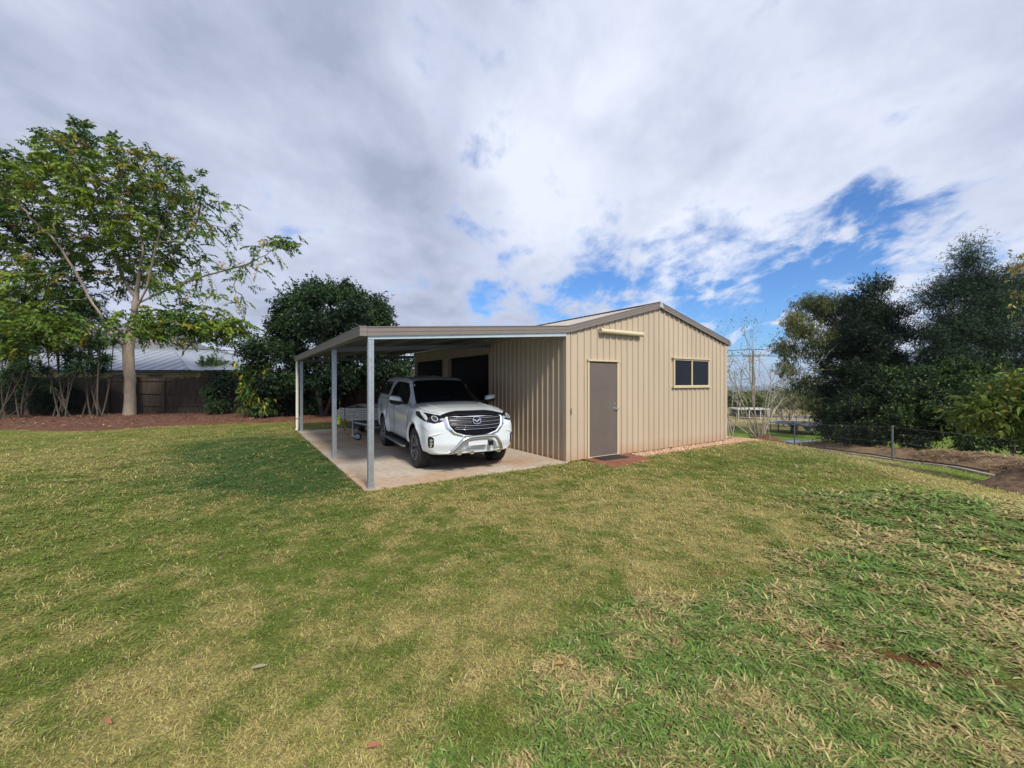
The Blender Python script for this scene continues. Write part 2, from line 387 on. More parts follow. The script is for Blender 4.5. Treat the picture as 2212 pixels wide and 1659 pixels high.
# ================================================================== shed, carport, slab
ANG=math.atan2(.5446,.8387)
O2=(1.128,8.644)
def wl(u,v,z=0): return Vector((O2[0]+.8387*u-.5446*v, O2[1]+.5446*u+.8387*v, z))
m_wall=mat('cream_steel',(.435,.358,.270),.42,0,0,.07,1.2,.0,spec=.4,stretch=(1,1,.25))
def dirty(m,col,h):
    t_=m.node_tree; N=t_.nodes; L=t_.links; p=N['Principled BSDF']; src=p.inputs['Base Color'].links[0].from_socket
    g=N.new('ShaderNodeNewGeometry'); s_=N.new('ShaderNodeSeparateXYZ'); L.new(g.outputs['Position'],s_.inputs[0])
    n=N.new('ShaderNodeTexNoise'); n.inputs['Scale'].default_value=5; n.inputs['Detail'].default_value=7; L.new(g.outputs['Position'],n.inputs['Vector'])
    a=N.new('ShaderNodeMath'); a.operation='MULTIPLY_ADD'; L.new(n.outputs['Fac'],a.inputs[0]); a.inputs[1].default_value=-h*1.6; L.new(s_.outputs[2],a.inputs[2])
    r=N.new('ShaderNodeMapRange'); r.interpolation_type='SMOOTHSTEP'; L.new(a.outputs[0],r.inputs['Value']); r.inputs['From Min'].default_value=-h; r.inputs['From Max'].default_value=h*.6; r.inputs['To Min'].default_value=.5; r.inputs['To Max'].default_value=0
    x=N.new('ShaderNodeMix'); x.data_type='RGBA'; L.new(r.outputs[0],x.inputs['Factor']); L.new(src,x.inputs['A']); x.inputs['B'].default_value=(*col,1); L.new(x.outputs['Result'],p.inputs['Base Color'])
dirty(m_wall,(.36,.19,.09),.22)
m_trim=mat('brown_grey_steel',(.175,.15,.135),.4,0,0,.08,2)
m_roof=mat('pale_grey_steel_roof',(.36,.33,.30),.4,.1,0,.12,1.5)
m_galv=mat('galvanised_steel',(.42,.46,.50),.38,.75,0,.16,14,.0)
m_galvp=mat('galvanised_purlin',(.45,.54,.58),.35,.35,0,.08,5); m_purl=mat('dull_purlin',(.16,.17,.18),.5,.3)
m_zinc=mat('zinc_sheet_underside',(.10,.11,.11),.5,.3,0,.1,4)
m_door=mat('taupe_door_paint',(.115,.094,.084),.55,0,0,.10,3,.05,60)
m_cream=mat('cream_paint_frame',(.52,.43,.29),.45)
m_dark=mat('dark_interior',(.012,.012,.015),.8)
m_glass=mat('dark_window_glass',(.006,.007,.009),.03,0,0,spec=.25)
m_white=mat('white_plastic',(.50,.51,.50),.4)
m_chrome=mat('satin_chrome',(.75,.75,.76),.18,1)
m_black=mat('black_rubber',(.014,.014,.015),.65)

RIB=.19
def profile(L,h=.026,w=.030,f=.012,start=.06,pan=0.0):
    """breakpoints (s, height) of a ribbed sheet of length L"""
    pts=[(0,0)]; s=start
    while s+w+2*f<L:
        pts+=[(s,0),(s+f,h),(s+f+w,h),(s+2*f+w,0)]
        m=s+2*f+w+ (RIB-w-2*f)/2
        s+=RIB
    pts.append((L,0)); return pts
def wall(name,org,du,dn,L,ztop,holes,mat_,parent,flat=False,start=.06,label=None):
    """ribbed wall; org world base, du along, dn outward; holes (s0,s1,z0,z1)"""
    pr=[(0,0),(L,0)] if flat else profile(L,start=start)
    br=sorted(set([s for h in holes for s in h[:2]]+([L/2] if callable(ztop) else [])))
    def hat(s):
        for (a,ha),(b,hb) in zip(pr[:-1],pr[1:]):
            if a-1e-9<=s<=b+1e-9: return ha+(hb-ha)*((s-a)/(b-a) if b>a else 0)
        return 0
    S=sorted(set([p[0] for p in pr]+br))
    zt=ztop if callable(ztop) else (lambda s:ztop)
    m=MB()
    for a,b in zip(S[:-1],S[1:]):
        ha,hb=hat(a),hat(b); mid=(a+b)/2
        iv=[(0.0,None)]
        hs=[h for h in holes if h[0]-1e-6<=mid<=h[1]+1e-6]
        segs=[]; z=0.0
        for h in sorted(hs,key=lambda q:q[2]):
            if h[2]>z+1e-6: segs.append((z,h[2],z,h[2]))
            z=h[3]
        segs.append((z,zt(a),z,zt(b)))
        for (za0,za1,zb0,zb1) in segs:
            A=org+du*a+dn*ha; B=org+du*b+dn*hb
            m.add([A+Vector((0,0,za0)),B+Vector((0,0,zb0)),B+Vector((0,0,zb1)),A+Vector((0,0,za1))],[(0,1,2,3)])
    o=m.build(name,mat_,parent)
    if label: o['label']=label
    return o
U=Vector((.8387,.5446,0)); Vv=Vector((-.5446,.8387,0))
SW,SL,EH,AP=5.90,9.06,2.70,3.475
# slab ---------------------------------------------------------------
def uvsheet(name,uv,z,matr,h=.0,parent=None):
    m=MB(); m.prism(uv,lambda p,t: wl(p[0],p[1],z if t else z-h)); o=m.build(name,matr,parent); return o
mc=bpy.data.materials.new('concrete'); t_=nt(mc); N=t_.nodes; L=t_.links; p=N['Principled BSDF']; p.inputs['Roughness'].default_value=.8
tcn=N.new('ShaderNodeTexCoord')
na=N.new('ShaderNodeTexNoise'); na.inputs['Scale'].default_value=.55; na.inputs['Detail'].default_value=5; L.new(tcn.outputs['Object'],na.inputs['Vector'])
nb=N.new('ShaderNodeTexNoise'); nb.inputs['Scale'].default_value=9; nb.inputs['Detail'].default_value=8; L.new(tcn.outputs['Object'],nb.inputs['Vector'])
ra=N.new('ShaderNodeValToRGB'); L.new(na.outputs['Fac'],ra.inputs[0]); ra.color_ramp.elements[0].position=.42; ra.color_ramp.elements[0].color=(.44,.38,.32,1); ra.color_ramp.elements[1].position=.60; ra.color_ramp.elements[1].color=(.38,.26,.165,1)
rb=N.new('ShaderNodeMapRange'); rb.inputs['From Min'].default_value=.3; rb.inputs['From Max'].default_value=.7; rb.inputs['To Min'].default_value=.82; rb.inputs['To Max'].default_value=1.12; L.new(nb.outputs['Fac'],rb.inputs['Value'])
vm=N.new('ShaderNodeVectorMath'); vm.operation='SCALE'; L.new(ra.outputs[0],vm.inputs[0]); L.new(rb.outputs[0],vm.inputs['Scale']); L.new(vm.outputs[0],p.inputs['Base Color'])
bb=N.new('ShaderNodeBump'); bb.inputs['Strength'].default_value=.15; L.new(nb.outputs['Fac'],bb.inputs['Height']); L.new(bb.outputs[0],p.inputs['Normal'])
slab=uvsheet('concrete_slab',[(-4.08,-.06),(-.01,-.06),(-.01,9.12),(-4.08,9.12)],.0,mc,.12); tag(slab,kind='structure')  # pale share: bright green accents and glossy highlights painted as leaf colour
# shed ---------------------------------------------------------------
shed=empty('shed',wl(0,0,0),0,'cream ribbed steel shed with low gable roof, taupe door and sliding window beside the carport','shed')
shed.rotation_euler=(0,0,0)
INV=Matrix.Translation(-wl(0,0,0))
def rel(o,root):
    """meshes above are written in world space: move them under their root"""
    for c in root.children:
        if c.type=='MESH' and not c.get('_r'):
            c.data.transform(Matrix.Translation(-root.location)); c['_r']=1
gab=lambda s: EH+(AP-EH)*(1-abs(s-SW/2)/(SW/2))
DO=(.616,1.489,0.02,2.09); WI=(3.513,5.036,1.53,2.24)
RD=[(3.20,5.843,0,2.41),(6.285,8.91,0,2.41)]
wall('front_wall',wl(.0,0),U,-Vv,SW,gab,[DO,WI],m_wall,shed,start=.10)
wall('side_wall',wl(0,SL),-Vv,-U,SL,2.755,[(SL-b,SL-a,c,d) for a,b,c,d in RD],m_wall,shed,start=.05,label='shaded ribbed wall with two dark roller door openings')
wall('side_wall',wl(SW,0),Vv,U,SL,EH,[],m_wall,shed)
wall('back_wall',wl(SW,SL),-U,Vv,SW,gab,[(1.2,2.7,1.2,2.2)],m_wall,shed)
# corner flashings
m=MB()
def uvbox(m,u0,u1,v0,v1,z0,z1):
    V=[wl(u,v,z) for z in (z0,z1) for (u,v) in ((u0,v0),(u1,v0),(u1,v1),(u0,v1))]
    m.add(V,[(0,3,2,1),(4,5,6,7),(0,1,5,4),(1,2,6,5),(2,3,7,6),(3,0,4,7)])
uvbox(m,-.032,.075,-.032,.0,-.01,2.67); uvbox(m,-.032,0,0,.075,-.01,2.60)
m.build('corner_flashing',m_wall,shed)
m=MB(); uvbox(m,-.034,.0,.0,SL,2.66,2.768); m.build('top_flashing',m_wall,shed)
m=MB(); uvbox(m,SW-.07,SW+.034,-.032,0,-.01,2.72); uvbox(m,SW+.001,SW+.034,0,.08,-.01,2.72); m.build('corner_flashing',m_wall,shed)
m=MB(); uvbox(m,0,SW,.35,SL-.05,-.05,.008); m.build('floor',mat('shed_floor',(.12,.11,.10),.9),shed)
m=MB(); uvbox(m,.04,SW-.04,.20,.22,.0,EH); 
# door
d0,d1,dz0,dz1=DO
m=MB(); uvbox(m,d0+.012,d1-.012,-.012,.03,dz0+.01,dz1-.012); door=m.build('door',m_door,shed,bevel=.004)
m=MB(); uvbox(m,d0-.035,d0+.008,-.03,.05,0,dz1+.01); uvbox(m,d1-.008,d1+.035,-.03,.05,0,dz1+.01); uvbox(m,d0-.045,d1+.06,-.055,.05,dz1+.011,dz1+.045); uvbox(m,d0-.03,d1+.03,-.028,.05,-.02,dz0+.008)
m.build('door_frame',m_cream,shed)
m=MB(); c=wl(d1-.075,-.02,1.06); 
m.tube([wl(d1-.085,-.010,1.055),wl(d1-.085,-.022,1.055)],.030,14); m.tube([wl(d1-.085,-.02,1.055),wl(d1-.085,-.065,1.055),wl(d1-.075,-.072,1.055),wl(d1+.01,-.072,1.05)],.010,8)
m.build('door_handle',m_chrome,door,smooth=True)
m=MB(); m.tube([wl(d1-.085,-.010,1.16),wl(d1-.085,-.022,1.16)],.022,14); m.build('deadlock',m_chrome,door,smooth=True)
for hz_ in (.25,1.05,1.85):
    m=MB(); m.tube([wl(d0+.010,-.022,hz_-.05),wl(d0+.010,-.022,hz_+.05)],.009,8); m.build('hinge',m_door,door)
# window
w0,w1,wz0,wz1=WI
m=MB(); fr=.035
uvbox(m,w0-.01,w0+fr,-.045,.04,wz0,wz1); uvbox(m,w1-fr,w1+.01,-.045,.04,wz0,wz1); uvbox(m,w0+fr,w1-fr,-.045,.04,wz0,wz0+fr); uvbox(m,w0+fr,w1-fr,-.045,.04,wz1-fr,wz1)
mid=(w0+w1)/2; uvbox(m,mid-.022,mid+.022,-.038,.04,wz0+fr,wz1-fr)
uvbox(m,w0-.06,w1+.05,-.075,.02,wz1+.003,wz1+.03); uvbox(m,w0-.05,w1+.04,-.07,.02,wz0-.03,wz0-.003)
win=m.build('window',m_cream,shed); 
m=MB(); uvbox(m,w0+fr,mid-.022,-.012,-.006,wz0+fr,wz1-fr); m.build('pane',m_glass,win)
m=MB(); uvbox(m,mid+.022,w1-fr,-.020,-.014,wz0+fr,wz1-fr); m.build('pane',m_glass,win)
m=MB(); uvbox(m,w0+.30,w0+.34,.05,.07,wz0+.1,wz1-.14)
# roller doors, half up, dark slats
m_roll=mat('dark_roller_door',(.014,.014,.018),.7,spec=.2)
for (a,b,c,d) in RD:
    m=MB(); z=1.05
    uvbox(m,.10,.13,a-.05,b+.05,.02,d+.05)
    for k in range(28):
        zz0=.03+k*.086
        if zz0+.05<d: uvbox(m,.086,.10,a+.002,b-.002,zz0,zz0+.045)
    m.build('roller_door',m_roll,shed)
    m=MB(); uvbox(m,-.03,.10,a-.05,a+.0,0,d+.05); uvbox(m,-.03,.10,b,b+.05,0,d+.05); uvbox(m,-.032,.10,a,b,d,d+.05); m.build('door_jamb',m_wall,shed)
# batten light
m=MB(); ring=[]
lz=2.765
m.tube([wl(.90,-.09,lz),wl(2.24,-.09,lz)],.052,14); m.tube([wl(.88,-.09,lz),wl(.93,-.09,lz)],.058,14); m.tube([wl(2.21,-.09,lz),wl(2.26,-.09,lz)],.058,14)
lamp=m.build('wall_light',mat('yellowed_diffuser',(.52,.46,.31),.35),shed,smooth=True)
m=MB(); uvbox(m,.93,2.21,-.05,.0,lz-.03,lz+.03); m.build('light_base',m_cream,lamp)
# small conduit box near the corner
m=MB(); uvbox(m,.09,.12,-.04,-.03,.98,1.08); m.tube([wl(.105,-.045,1.10),wl(.105,-.052,1.10)],.012,8); m.build('wall_bracket',m_trim,shed)
# roof sheets (ribs run down the slope)
def roofsheet(name,u0,z0,u1,z1,v0,v1,matr,parent,th=.0):
    pr=profile(v1-v0,h=.028,start=.05); m=MB(); top=[];
    for s,h in pr: top.append((wl(u0,v0+s,z0+h),wl(u1,v0+s,z1+h)))
    for (a,b),(c,d) in zip(top[:-1],top[1:]): m.add([a,b,d,c],[(0,1,2,3)])
    return m.build(name,matr,parent)
RZ=.075
roofsheet('roof',-.02,EH+RZ,SW/2,AP+RZ+.01,-.04,SL+.06,m_roof,shed)
roofsheet('roof',SW/2,AP+RZ+.01,SW+.09,EH+RZ-.02,-.04,SL+.06,m_roof,shed)
def barge(name,pts,matr,parent,v=-.05,h=.137,t=.02):
    """moulded barge board along (u,zbottom) points"""
    m=MB()
    for (ua,za),(ub,zb) in zip(pts[:-1],pts[1:]):
        for (a,b,dv) in ((0,h,0),(h-.012,h+.004,.010),(h*.42,h*.48,.006),(-.004,.010,.008)):
            vv0=v-t-dv; vv1=v
            if dv: vv1=v-t+.0005
            V=[wl(ua,vv0,za+a),wl(ub,vv0,zb+a),wl(ub,vv1,zb+a),wl(ua,vv1,za+a),wl(ua,vv0,za+b),wl(ub,vv0,zb+b),wl(ub,vv1,zb+b),wl(ua,vv1,za+b)]
            m.add(V,[(0,3,2,1),(4,5,6,7),(0,1,5,4),(1,2,6,5),(2,3,7,6),(3,0,4,7)])
    # top flange back over the sheets
    for (ua,za),(ub,zb) in zip(pts[:-1],pts[1:]):
        V=[wl(ua,v-t,za+h+.006),wl(ub,v-t,zb+h+.006),wl(ub,v+.12,zb+h+.006),wl(ua,v+.12,za+h+.006)]
        m.add(V,[(0,1,2,3)])
    return m.build(name,matr,parent)
barge('barge_board',[(.0,2.672),(SW/2,3.462)],m_trim,shed); barge('barge_board',[(SW/2,3.462),(SW+.11,2.680)],m_trim,shed)
m=MB()   # ridge cap with its end flashing
for sgn in (-1,1):
    V=[wl(SW/2,-.06,AP+.145),wl(SW/2+sgn*.16,-.06,AP+.105),wl(SW/2+sgn*.16,SL+.06,AP+.105),wl(SW/2,SL+.06,AP+.145)]; m.add(V,[(0,1,2,3)])
rc=m.build('ridge_cap',m_trim,shed)
m=MB(); m.prism([(SW/2-.07,AP+.005),(SW/2+.10,AP-.015),(SW/2+.05,AP+.10),(SW/2,AP+.145),(SW/2-.03,AP+.12)],lambda p,t: wl(p[0],-.088 if t else -.082,p[1])); m.build('end_flashing',mat('pale_green_flashing',(.38,.46,.44),.4,.3),rc)
m=MB(); uvbox(m,SW+.034,SW+.14,-.08,SL,EH-.03,EH+.10); m.build('gutter',m_trim,shed)
rel(None,shed)
for c in list(shed.children):
    for d in c.children: d.data.transform(Matrix.Translation(-shed.location))

# carport ------------------------------------------------------------
cp=empty('carport',wl(-4.0,0,0),0,'open lean-to steel carport with galvanised posts joined to the left side of the shed','carport')
CU=-4.03; z_out=2.36; z_in=2.672
barge('barge_board',[(CU,z_out),(0,z_in)],m_trim,cp)
rs=roofsheet('roof',CU-.03,z_out+.105,-.021,z_in+.100,-.04,9.15,mat('zinc_roof_sheet',(.12,.125,.13),.5,.3),cp)
m=MB()  # gutter: box with lip
for (a,b,c,d) in ((-4.147,-4.14,2.36,2.50),(-4.147,-4.04,2.352,2.362),(-4.045,-4.038,2.36,2.49)): uvbox(m,a,b,-.07,9.19,c,d)
uvbox(m,-4.155,-4.135,-.075,9.19,2.485,2.503); uvbox(m,-4.152,-4.1465,-.075,9.19,2.415,2.424); uvbox(m,-4.153,-4.1465,-.075,9.19,2.352,2.366)
uvbox(m,-4.147,-4.035,-.078,-.07,2.353,2.500); uvbox(m,-4.147,-4.035,-.083,-.078,2.417,2.424); uvbox(m,-4.15,-4.035,-.084,-.078,2.488,2.503); uvbox(m,-4.15,-4.035,-.084,-.078,2.352,2.362)
uvbox(m,-4.147,-4.035,9.19,9.196,2.353,2.500)
m.build('gutter',m_trim,cp)
m=MB()  # front beam, pale galvanised
def sbox(m,u0,za,u1,zb,v0,v1,h):
    V=[wl(u0,v0,za),wl(u1,v0,zb),wl(u1,v1,zb),wl(u0,v1,za),wl(u0,v0,za+h),wl(u1,v0,zb+h),wl(u1,v1,zb+h),wl(u0,v1,za+h)]
    m.add(V,[(0,3,2,1),(4,5,6,7),(0,1,5,4),(1,2,6,5),(2,3,7,6),(3,0,4,7)])
sbox(m,-4.02,2.308,-.035,2.592,-.048,-.040,.085); sbox(m,-4.02,2.308,-.035,2.592,-.04,.0,.006)
beam=m.build('beam',m_galvp,cp)
for k in range(7):
    u=-3.85+k*.62; z=2.36+(u+4.03)/4.03*.31-.012
    m=MB(); m.tube([wl(u,-.049,z),wl(u,-.058,z)],.012,8); m.build('bolt',m_galv,beam)
for v in (3.08,9.02):
    m=MB(); sbox(m,-4.0,2.30,-.035,2.57,v-.03,v+.03,.10); m.build('rafter',m_purl,cp)
for u in (-3.98,-2.95,-2.0,-1.05):
    zz=2.385+(u+4.03)/4.03*.285; m=MB(); uvbox(m,u,u+.05,0.0,9.05,zz,zz+.075); m.build('purlin',m_purl,cp)
def cpost(v):
    m=MB(); a=.042; c=[]
    # C-section like square post with grooves on each face
    sh=[(-a,-a),(-.012,-a),(-.010,-a+.008),(.010,-a+.008),(.012,-a),(a,-a),(a,-.012),(a-.008,-.010),(a-.008,.010),(a,.012),(a,a),(.012,a),(.010,a-.008),(-.010,a-.008),(-.012,a),(-a,a),(-a,.012),(-a+.008,.010),(-a+.008,-.010),(-a,-.012)]
    uc=-3.97; vc=v+.045
    m.prism(sh,lambda p,t: wl(uc+p[0],vc+p[1],2.345 if t else .012))
    po=m.build('post',m_galv,cp)
    m=MB(); uvbox(m,uc-.055,uc+.055,vc-.055,vc+.055,0,.012); uvbox(m,uc-.048,uc+.048,vc-.048,vc-.0425,.012,.07)
    m.build('post_bracket',m_galv,po)
for v in (-.045,2.98,8.85): cpost(v)
m=MB(); m.tube([wl(-4.09,8.95,2.36),wl(-4.09,8.95,.10),wl(-4.12,8.93,.03)],.045,12); 
dp=m.build('downpipe',mat('cream_plastic_pipe',(.62,.60,.52),.4),cp,smooth=True)
m=MB(); uvbox(m,-4.14,-4.03,8.90,9.0,.42,.45); m.build('pipe_strap',m_galv,dp)
for c in list(cp.children):
    c.data.transform(Matrix.Translation(-cp.location))
    for d in c.children: d.data.transform(Matrix.Translation(-cp.location))

# small ground works ---------------------------------------------------
pv=uvsheet('door_paving',[(.45,-.035),(1.85,-.035),(1.62,-.86),(.95,-.98),(.36,-.92)],.012,mat('red_brown_rubber_paving',(.20,.075,.045),.85,0,0,.35,5,.2,60),.06); tag(pv,kind='structure')
m=MB(); uvbox(m,.68,1.42,-.43,-.06,.013,.028); dm=m.build('doormat',mat('black_ribbed_rubber',(.018,.017,.016),.8,bump=.5,bscale=90),None,bevel=.006); tag(dm,'flat black rubber doormat in front of the taupe shed door','doormat')
# gravel strip: sheet with real stones
def grav():
    n=5200; u=RNG.uniform(1.7,6.9,n); v=RNG.uniform(-.56,-.035,n)
    n2=3200; u2=RNG.uniform(5.94,6.75,n2); v2=RNG.uniform(-.5,6,n2)
    u=np.concatenate([u,u2]); v=np.concatenate([v,v2])
    k=(v>-.56+.10*vn(u*2,u*0,5))&((u>1.78)|(v>-.1)); u,v=u[k],v[k]; n=len(u)
    s=RNG.uniform(.010,.030,n)
    base=np.array([[1,0,0],[-1,0,0],[0,1,0],[0,-1,0],[0,0,.6],[0,0,-.6]],float)
    q=RNG.normal(size=(n,6,3))*.18+base; a=RNG.uniform(0,6.28,n); ca,sa=np.cos(a),np.sin(a)
    qx=q[...,0]*ca[:,None]-q[...,1]*sa[:,None]; qy=q[...,0]*sa[:,None]+q[...,1]*ca[:,None]
    x=O2[0]+.8387*u-.5446*v; y=O2[1]+.5446*u+.8387*v; z=np.maximum(terr(x,y),-.5)+.018
    P=np.stack([x[:,None]+qx*s[:,None],y[:,None]+qy*s[:,None]*.8,z[:,None]+q[...,2]*s[:,None]],-1)
    F=np.array([[0,2,4],[2,1,4],[1,3,4],[3,0,4],[2,0,5],[1,2,5],[3,1,5],[0,3,5]])
    fi=(np.arange(n)[:,None,None]*6+F[None]).ravel()
    pal=np.array([[.50,.33,.22],[.40,.22,.14],[.60,.44,.32],[.34,.20,.13],[.55,.38,.25]]); C=pal[RNG.integers(0,5,n)]*RNG.uniform(.75,1.15,(n,1))
    me=mesh_np('pink_gravel',P.reshape(-1,3),fi,3,False,np.repeat(C,6,0)); o=link('pink_gravel',me,vmat('gravel_stone',.8,0,0)); tag(o,'loose pinkish brown gravel along the foot of the shed wall','gravel',kind='stuff')
grav()
def sheet_on_ground(name,poly_uv,dz,matr,n=60,world=False,hfn=None,res=.25):
    """conforming sheet over polygon (world xy)"""
    P=np.array(poly_uv,float)
    x0,y0=P.min(0); x1,y1=P.max(0)
    xs=np.arange(x0,x1+res,res); ys=np.arange(y0,y1+res,res); XX,YY=np.meshgrid(xs,ys)
    ins=in_poly(XX.ravel(),YY.ravel(),[tuple(p) for p in poly_uv]).reshape(XX.shape)
    ZZ=terr(XX,YY)+dz
    if hfn is not None: ZZ=ZZ+hfn(XX,YY)
    idx=-np.ones(XX.shape,int); cells=ins[:-1,:-1]|ins[1:,:-1]|ins[:-1,1:]|ins[1:,1:]
    ii=np.arange(XX.size).reshape(XX.shape)
    Q=np.stack([ii[:-1,:-1],ii[:-1,1:],ii[1:,1:],ii[1:,:-1]],-1)[cells]
    used=np.unique(Q); rm=np.zeros(XX.size,int); rm[used]=np.arange(len(used))
    # outside vertices sink below the lawn so the edge is irregular, never stepped
    ZZ=np.where(ins,ZZ,terr(XX,YY)-.05)
    V=np.stack([XX,YY,ZZ],-1).reshape(-1,3)[used]
    me=mesh_np(name,V,rm[Q],4,True); return link(name,me,matr)
m_soil=mat('red_brown_soil',(.145,.056,.029),.95,0,0,.5,3.2,1,14,col2=(.062,.028,.017))
m_mulch=mat('straw_mulch_soil',(.24,.155,.075),.95,0,0,.5,3.5,1.0,22,col2=(.05,.030,.018),detail=9)
gp=[tuple(wl(u,v)[:2]) for u,v in ((1.75,-.6),(6.95,-.62),(6.9,8.8),(5.92,8.8),(5.92,-.02),(1.75,-.02))]
o=sheet_on_ground('gravel_strip',gp,.008,mat('gravel_fines',(.36,.215,.135),.95,0,0,.35,9,.8,60),res=.12); tag(o,kind='structure')
bf=lambda x,y: .04+.10*sst(0,3,y-14.5)*fbm(x*1.2,y*1.2,41,4)+.05*(fbm(x*5,y*5,42,3)-.5)
o=sheet_on_ground('garden_bed',BED,.0,m_soil,hfn=bf,res=.2); tag(o,kind='structure')
def litter(n,fn,name,label,pal,s0=.03,s1=.10,asp=.35,up=.02):
    x,y=fn(n); n=len(x); z=terr(x,y)+up
    s=RNG.uniform(s0,s1,n); a=RNG.uniform(0,6.28,n); dx,dy=np.cos(a),np.sin(a)
    P=np.zeros((n,4,3)); l=s; w=s*asp; kz=RNG.uniform(0,.35,n)*s
    P[:,0]=np.stack([x-dx*l/2,y-dy*l/2,z],-1); P[:,2]=np.stack([x+dx*l/2,y+dy*l/2,z+kz],-1)
    P[:,1]=np.stack([x-dy*w/2,y+dx*w/2,z+kz*.9+.004],-1); P[:,3]=np.stack([x+dy*w/2,y-dx*w/2,z+kz*.7+.004],-1)
    C=np.array(pal)[RNG.integers(0,len(pal),n)]*RNG.uniform(.7,1.2,(n,1))
    me=mesh_np(name,P.reshape(-1,3),np.arange(4*n),4,False,np.repeat(C,4,0)); o=link(name,me,vmat(name+'_mat',.8,.1,0)); tag(o,label,'leaf litter',kind='stuff')
def fb(n):
    x=RNG.uniform(-28,0,n); y=RNG.uniform(13.9,20.4,n); k=in_poly(x,y,BED); x,y=x[k],y[k]; return x,y
litter(5200,fb,'leaf_litter','dry fallen leaves scattered on the dark garden bed along the timber fence',[(.30,.17,.08),(.20,.10,.05),(.42,.30,.15),(.12,.06,.035)],.04,.16,.3,.10)

# kerb, mulch bed, mounds on the right --------------------------------
ky=np.linspace(6.5,19.5,60)
m=MB(); kx=[float(kerbx(y)) for y in ky]; 
for a in range(59):
    p0=(kx[a],ky[a]); p1=(kx[a+1],ky[a+1]); za=tz(*p0); zb=tz(*p1)
    V=[(p0[0],p0[1],za-.05),(p1[0],p1[1],zb-.05),(p1[0]+.13,p1[1],zb-.05),(p0[0]+.13,p0[1],za-.05),(p0[0],p0[1],za+.07),(p1[0],p1[1],zb+.07),(p1[0]+.13,p1[1],zb+.07),(p0[0]+.13,p0[1],za+.07)]
    m.add(V,[(0,3,2,1),(4,5,6,7),(0,1,5,4),(1,2,6,5),(2,3,7,6),(3,0,4,7)])
o=m.build('kerb',mat('worn_concrete_kerb',(.33,.28,.22),.9,0,0,.35,4,.5,20)); tag(o,kind='structure')
MB_=[(12.8,7),(12.8,10.3),(12.95,14),(13.65,19.8),(14.5,21.8),(17,23),(24,22),(30,18),(30,6)]
mf=lambda x,y: (.03+.50*sst(0,1.8,x-kerbx(y))*(.6+.9*(fbm(x*.8,y*.8,51,4)-.3)))*sst(23.5,20.5,y)+.12*(fbm(x*5,y*5,52,3)-.5)
o=sheet_on_ground('mulch_bed',MB_,.0,m_mulch,hfn=mf,res=.15); tag(o,kind='structure')
def fm(n):
    x=RNG.uniform(12.9,22,n); y=RNG.uniform(8,22,n); k=in_poly(x,y,MB_); return x[k],y[k]
def straw():
    n=26000; x=RNG.uniform(12.95,17.5,n); y=RNG.uniform(8,22,n); k=in_poly(x,y,MB_)&(fbm(x*.9,y*.9,77,3)>.44); x,y=x[k],y[k]; n=len(x)
    z=terr(x,y)+mf(x,y)+.02; l=RNG.uniform(.08,.30,n); a=RNG.uniform(0,6.28,n); w=.008
    dx,dy=np.cos(a),np.sin(a); dz=RNG.uniform(-.1,.3,n)*l
    P=np.zeros((n,4,3)); P[:,0]=np.stack([x-dy*w,y+dx*w,z],-1); P[:,1]=np.stack([x+dy*w,y-dx*w,z+.003],-1); P[:,2]=np.stack([x+dx*l+dy*w,y+dy*l-dx*w,z+dz],-1); P[:,3]=np.stack([x+dx*l-dy*w,y+dy*l+dx*w,z+dz+.003],-1)
    C=np.array([[.42,.30,.16],[.30,.20,.11],[.22,.14,.08]])[RNG.integers(0,3,n)]
    me=mesh_np('dry_straw',P.reshape(-1,3),np.arange(4*n),4,False,np.repeat(C,4,0)); o=link('dry_straw',me,vmat('straw_mat',.8,.1,0)); tag(o,'dry brown straw and clippings heaped on the bed behind the kerb','straw',kind='stuff')
straw()
m=MB(); m.tube([(float(kerbx(y))+.20+.03*math.sin(y*2),y,tz(float(kerbx(y)),y)+.10+.01*math.sin(3*y)) for y in np.linspace(11.2,19,40)],.022,8)
o=m.build('irrigation_pipe',m_black,smooth=True); tag(o,'thin black irrigation pipe lying along the kerb of the mulch bed','pipe')
def mound(name,cx,cy,rx,ry,h,matr,label,seed,ang=0,res=.08):
    xs=np.arange(-1.5*rx,1.5*rx+res,res); ys=np.arange(-1.5*ry,1.5*ry+res,res); XX,YY=np.meshgrid(xs,ys)
    rr=(XX/rx)**2+(YY/ry)**2; hh=h*np.exp(-rr*1.3)*(.75+.6*(fbm(XX*2.5+seed,YY*2.5,seed,4)))+.16*(fbm(XX*6,YY*6,seed+3,5)-.5)*np.exp(-rr*.5)+.05*(vn(XX*22,YY*22,seed)-.5)*np.exp(-rr*.6)-.10*sst(1.2,2.2,rr)-.02
    c,s=math.cos(ang),math.sin(ang); WX=cx+XX*c-YY*s; WY=cy+XX*s+YY*c
    ZZ=terr(WX,WY)+hh; ii=np.arange(XX.size).reshape(XX.shape)
    Q=np.stack([ii[:-1,:-1],ii[:-1,1:],ii[1:,1:],ii[1:,:-1]],-1).reshape(-1,4)
    z0=tz(cx,cy); V=np.stack([WX-cx,WY-cy,ZZ-z0],-1).reshape(-1,3)
    me=mesh_np(name,V,Q,4,True); o=link(name,me,matr); o.location=(cx,cy,z0); tag(o,label,'dirt mound','heaps of bare earth'); return o
mound('dirt_mound',12.15,19.9,.95,.8,.50,m_soil,'red brown heap of earth at the foot of the bare shrub behind the gravel corner',3)
mound('dirt_mound',10.75,8.55,.72,.7,.55,mat('dark_grey_brown_soil',(.15,.095,.055),.95,0,0,.5,9,1,16,col2=(.035,.022,.014)),'dark heap of earth on the grass at the right edge of the lawn',8)
m=MB(); pp=[(9.2,16.4),(10.2,17.6),(12.6,19.3),(13.5,20.0)]
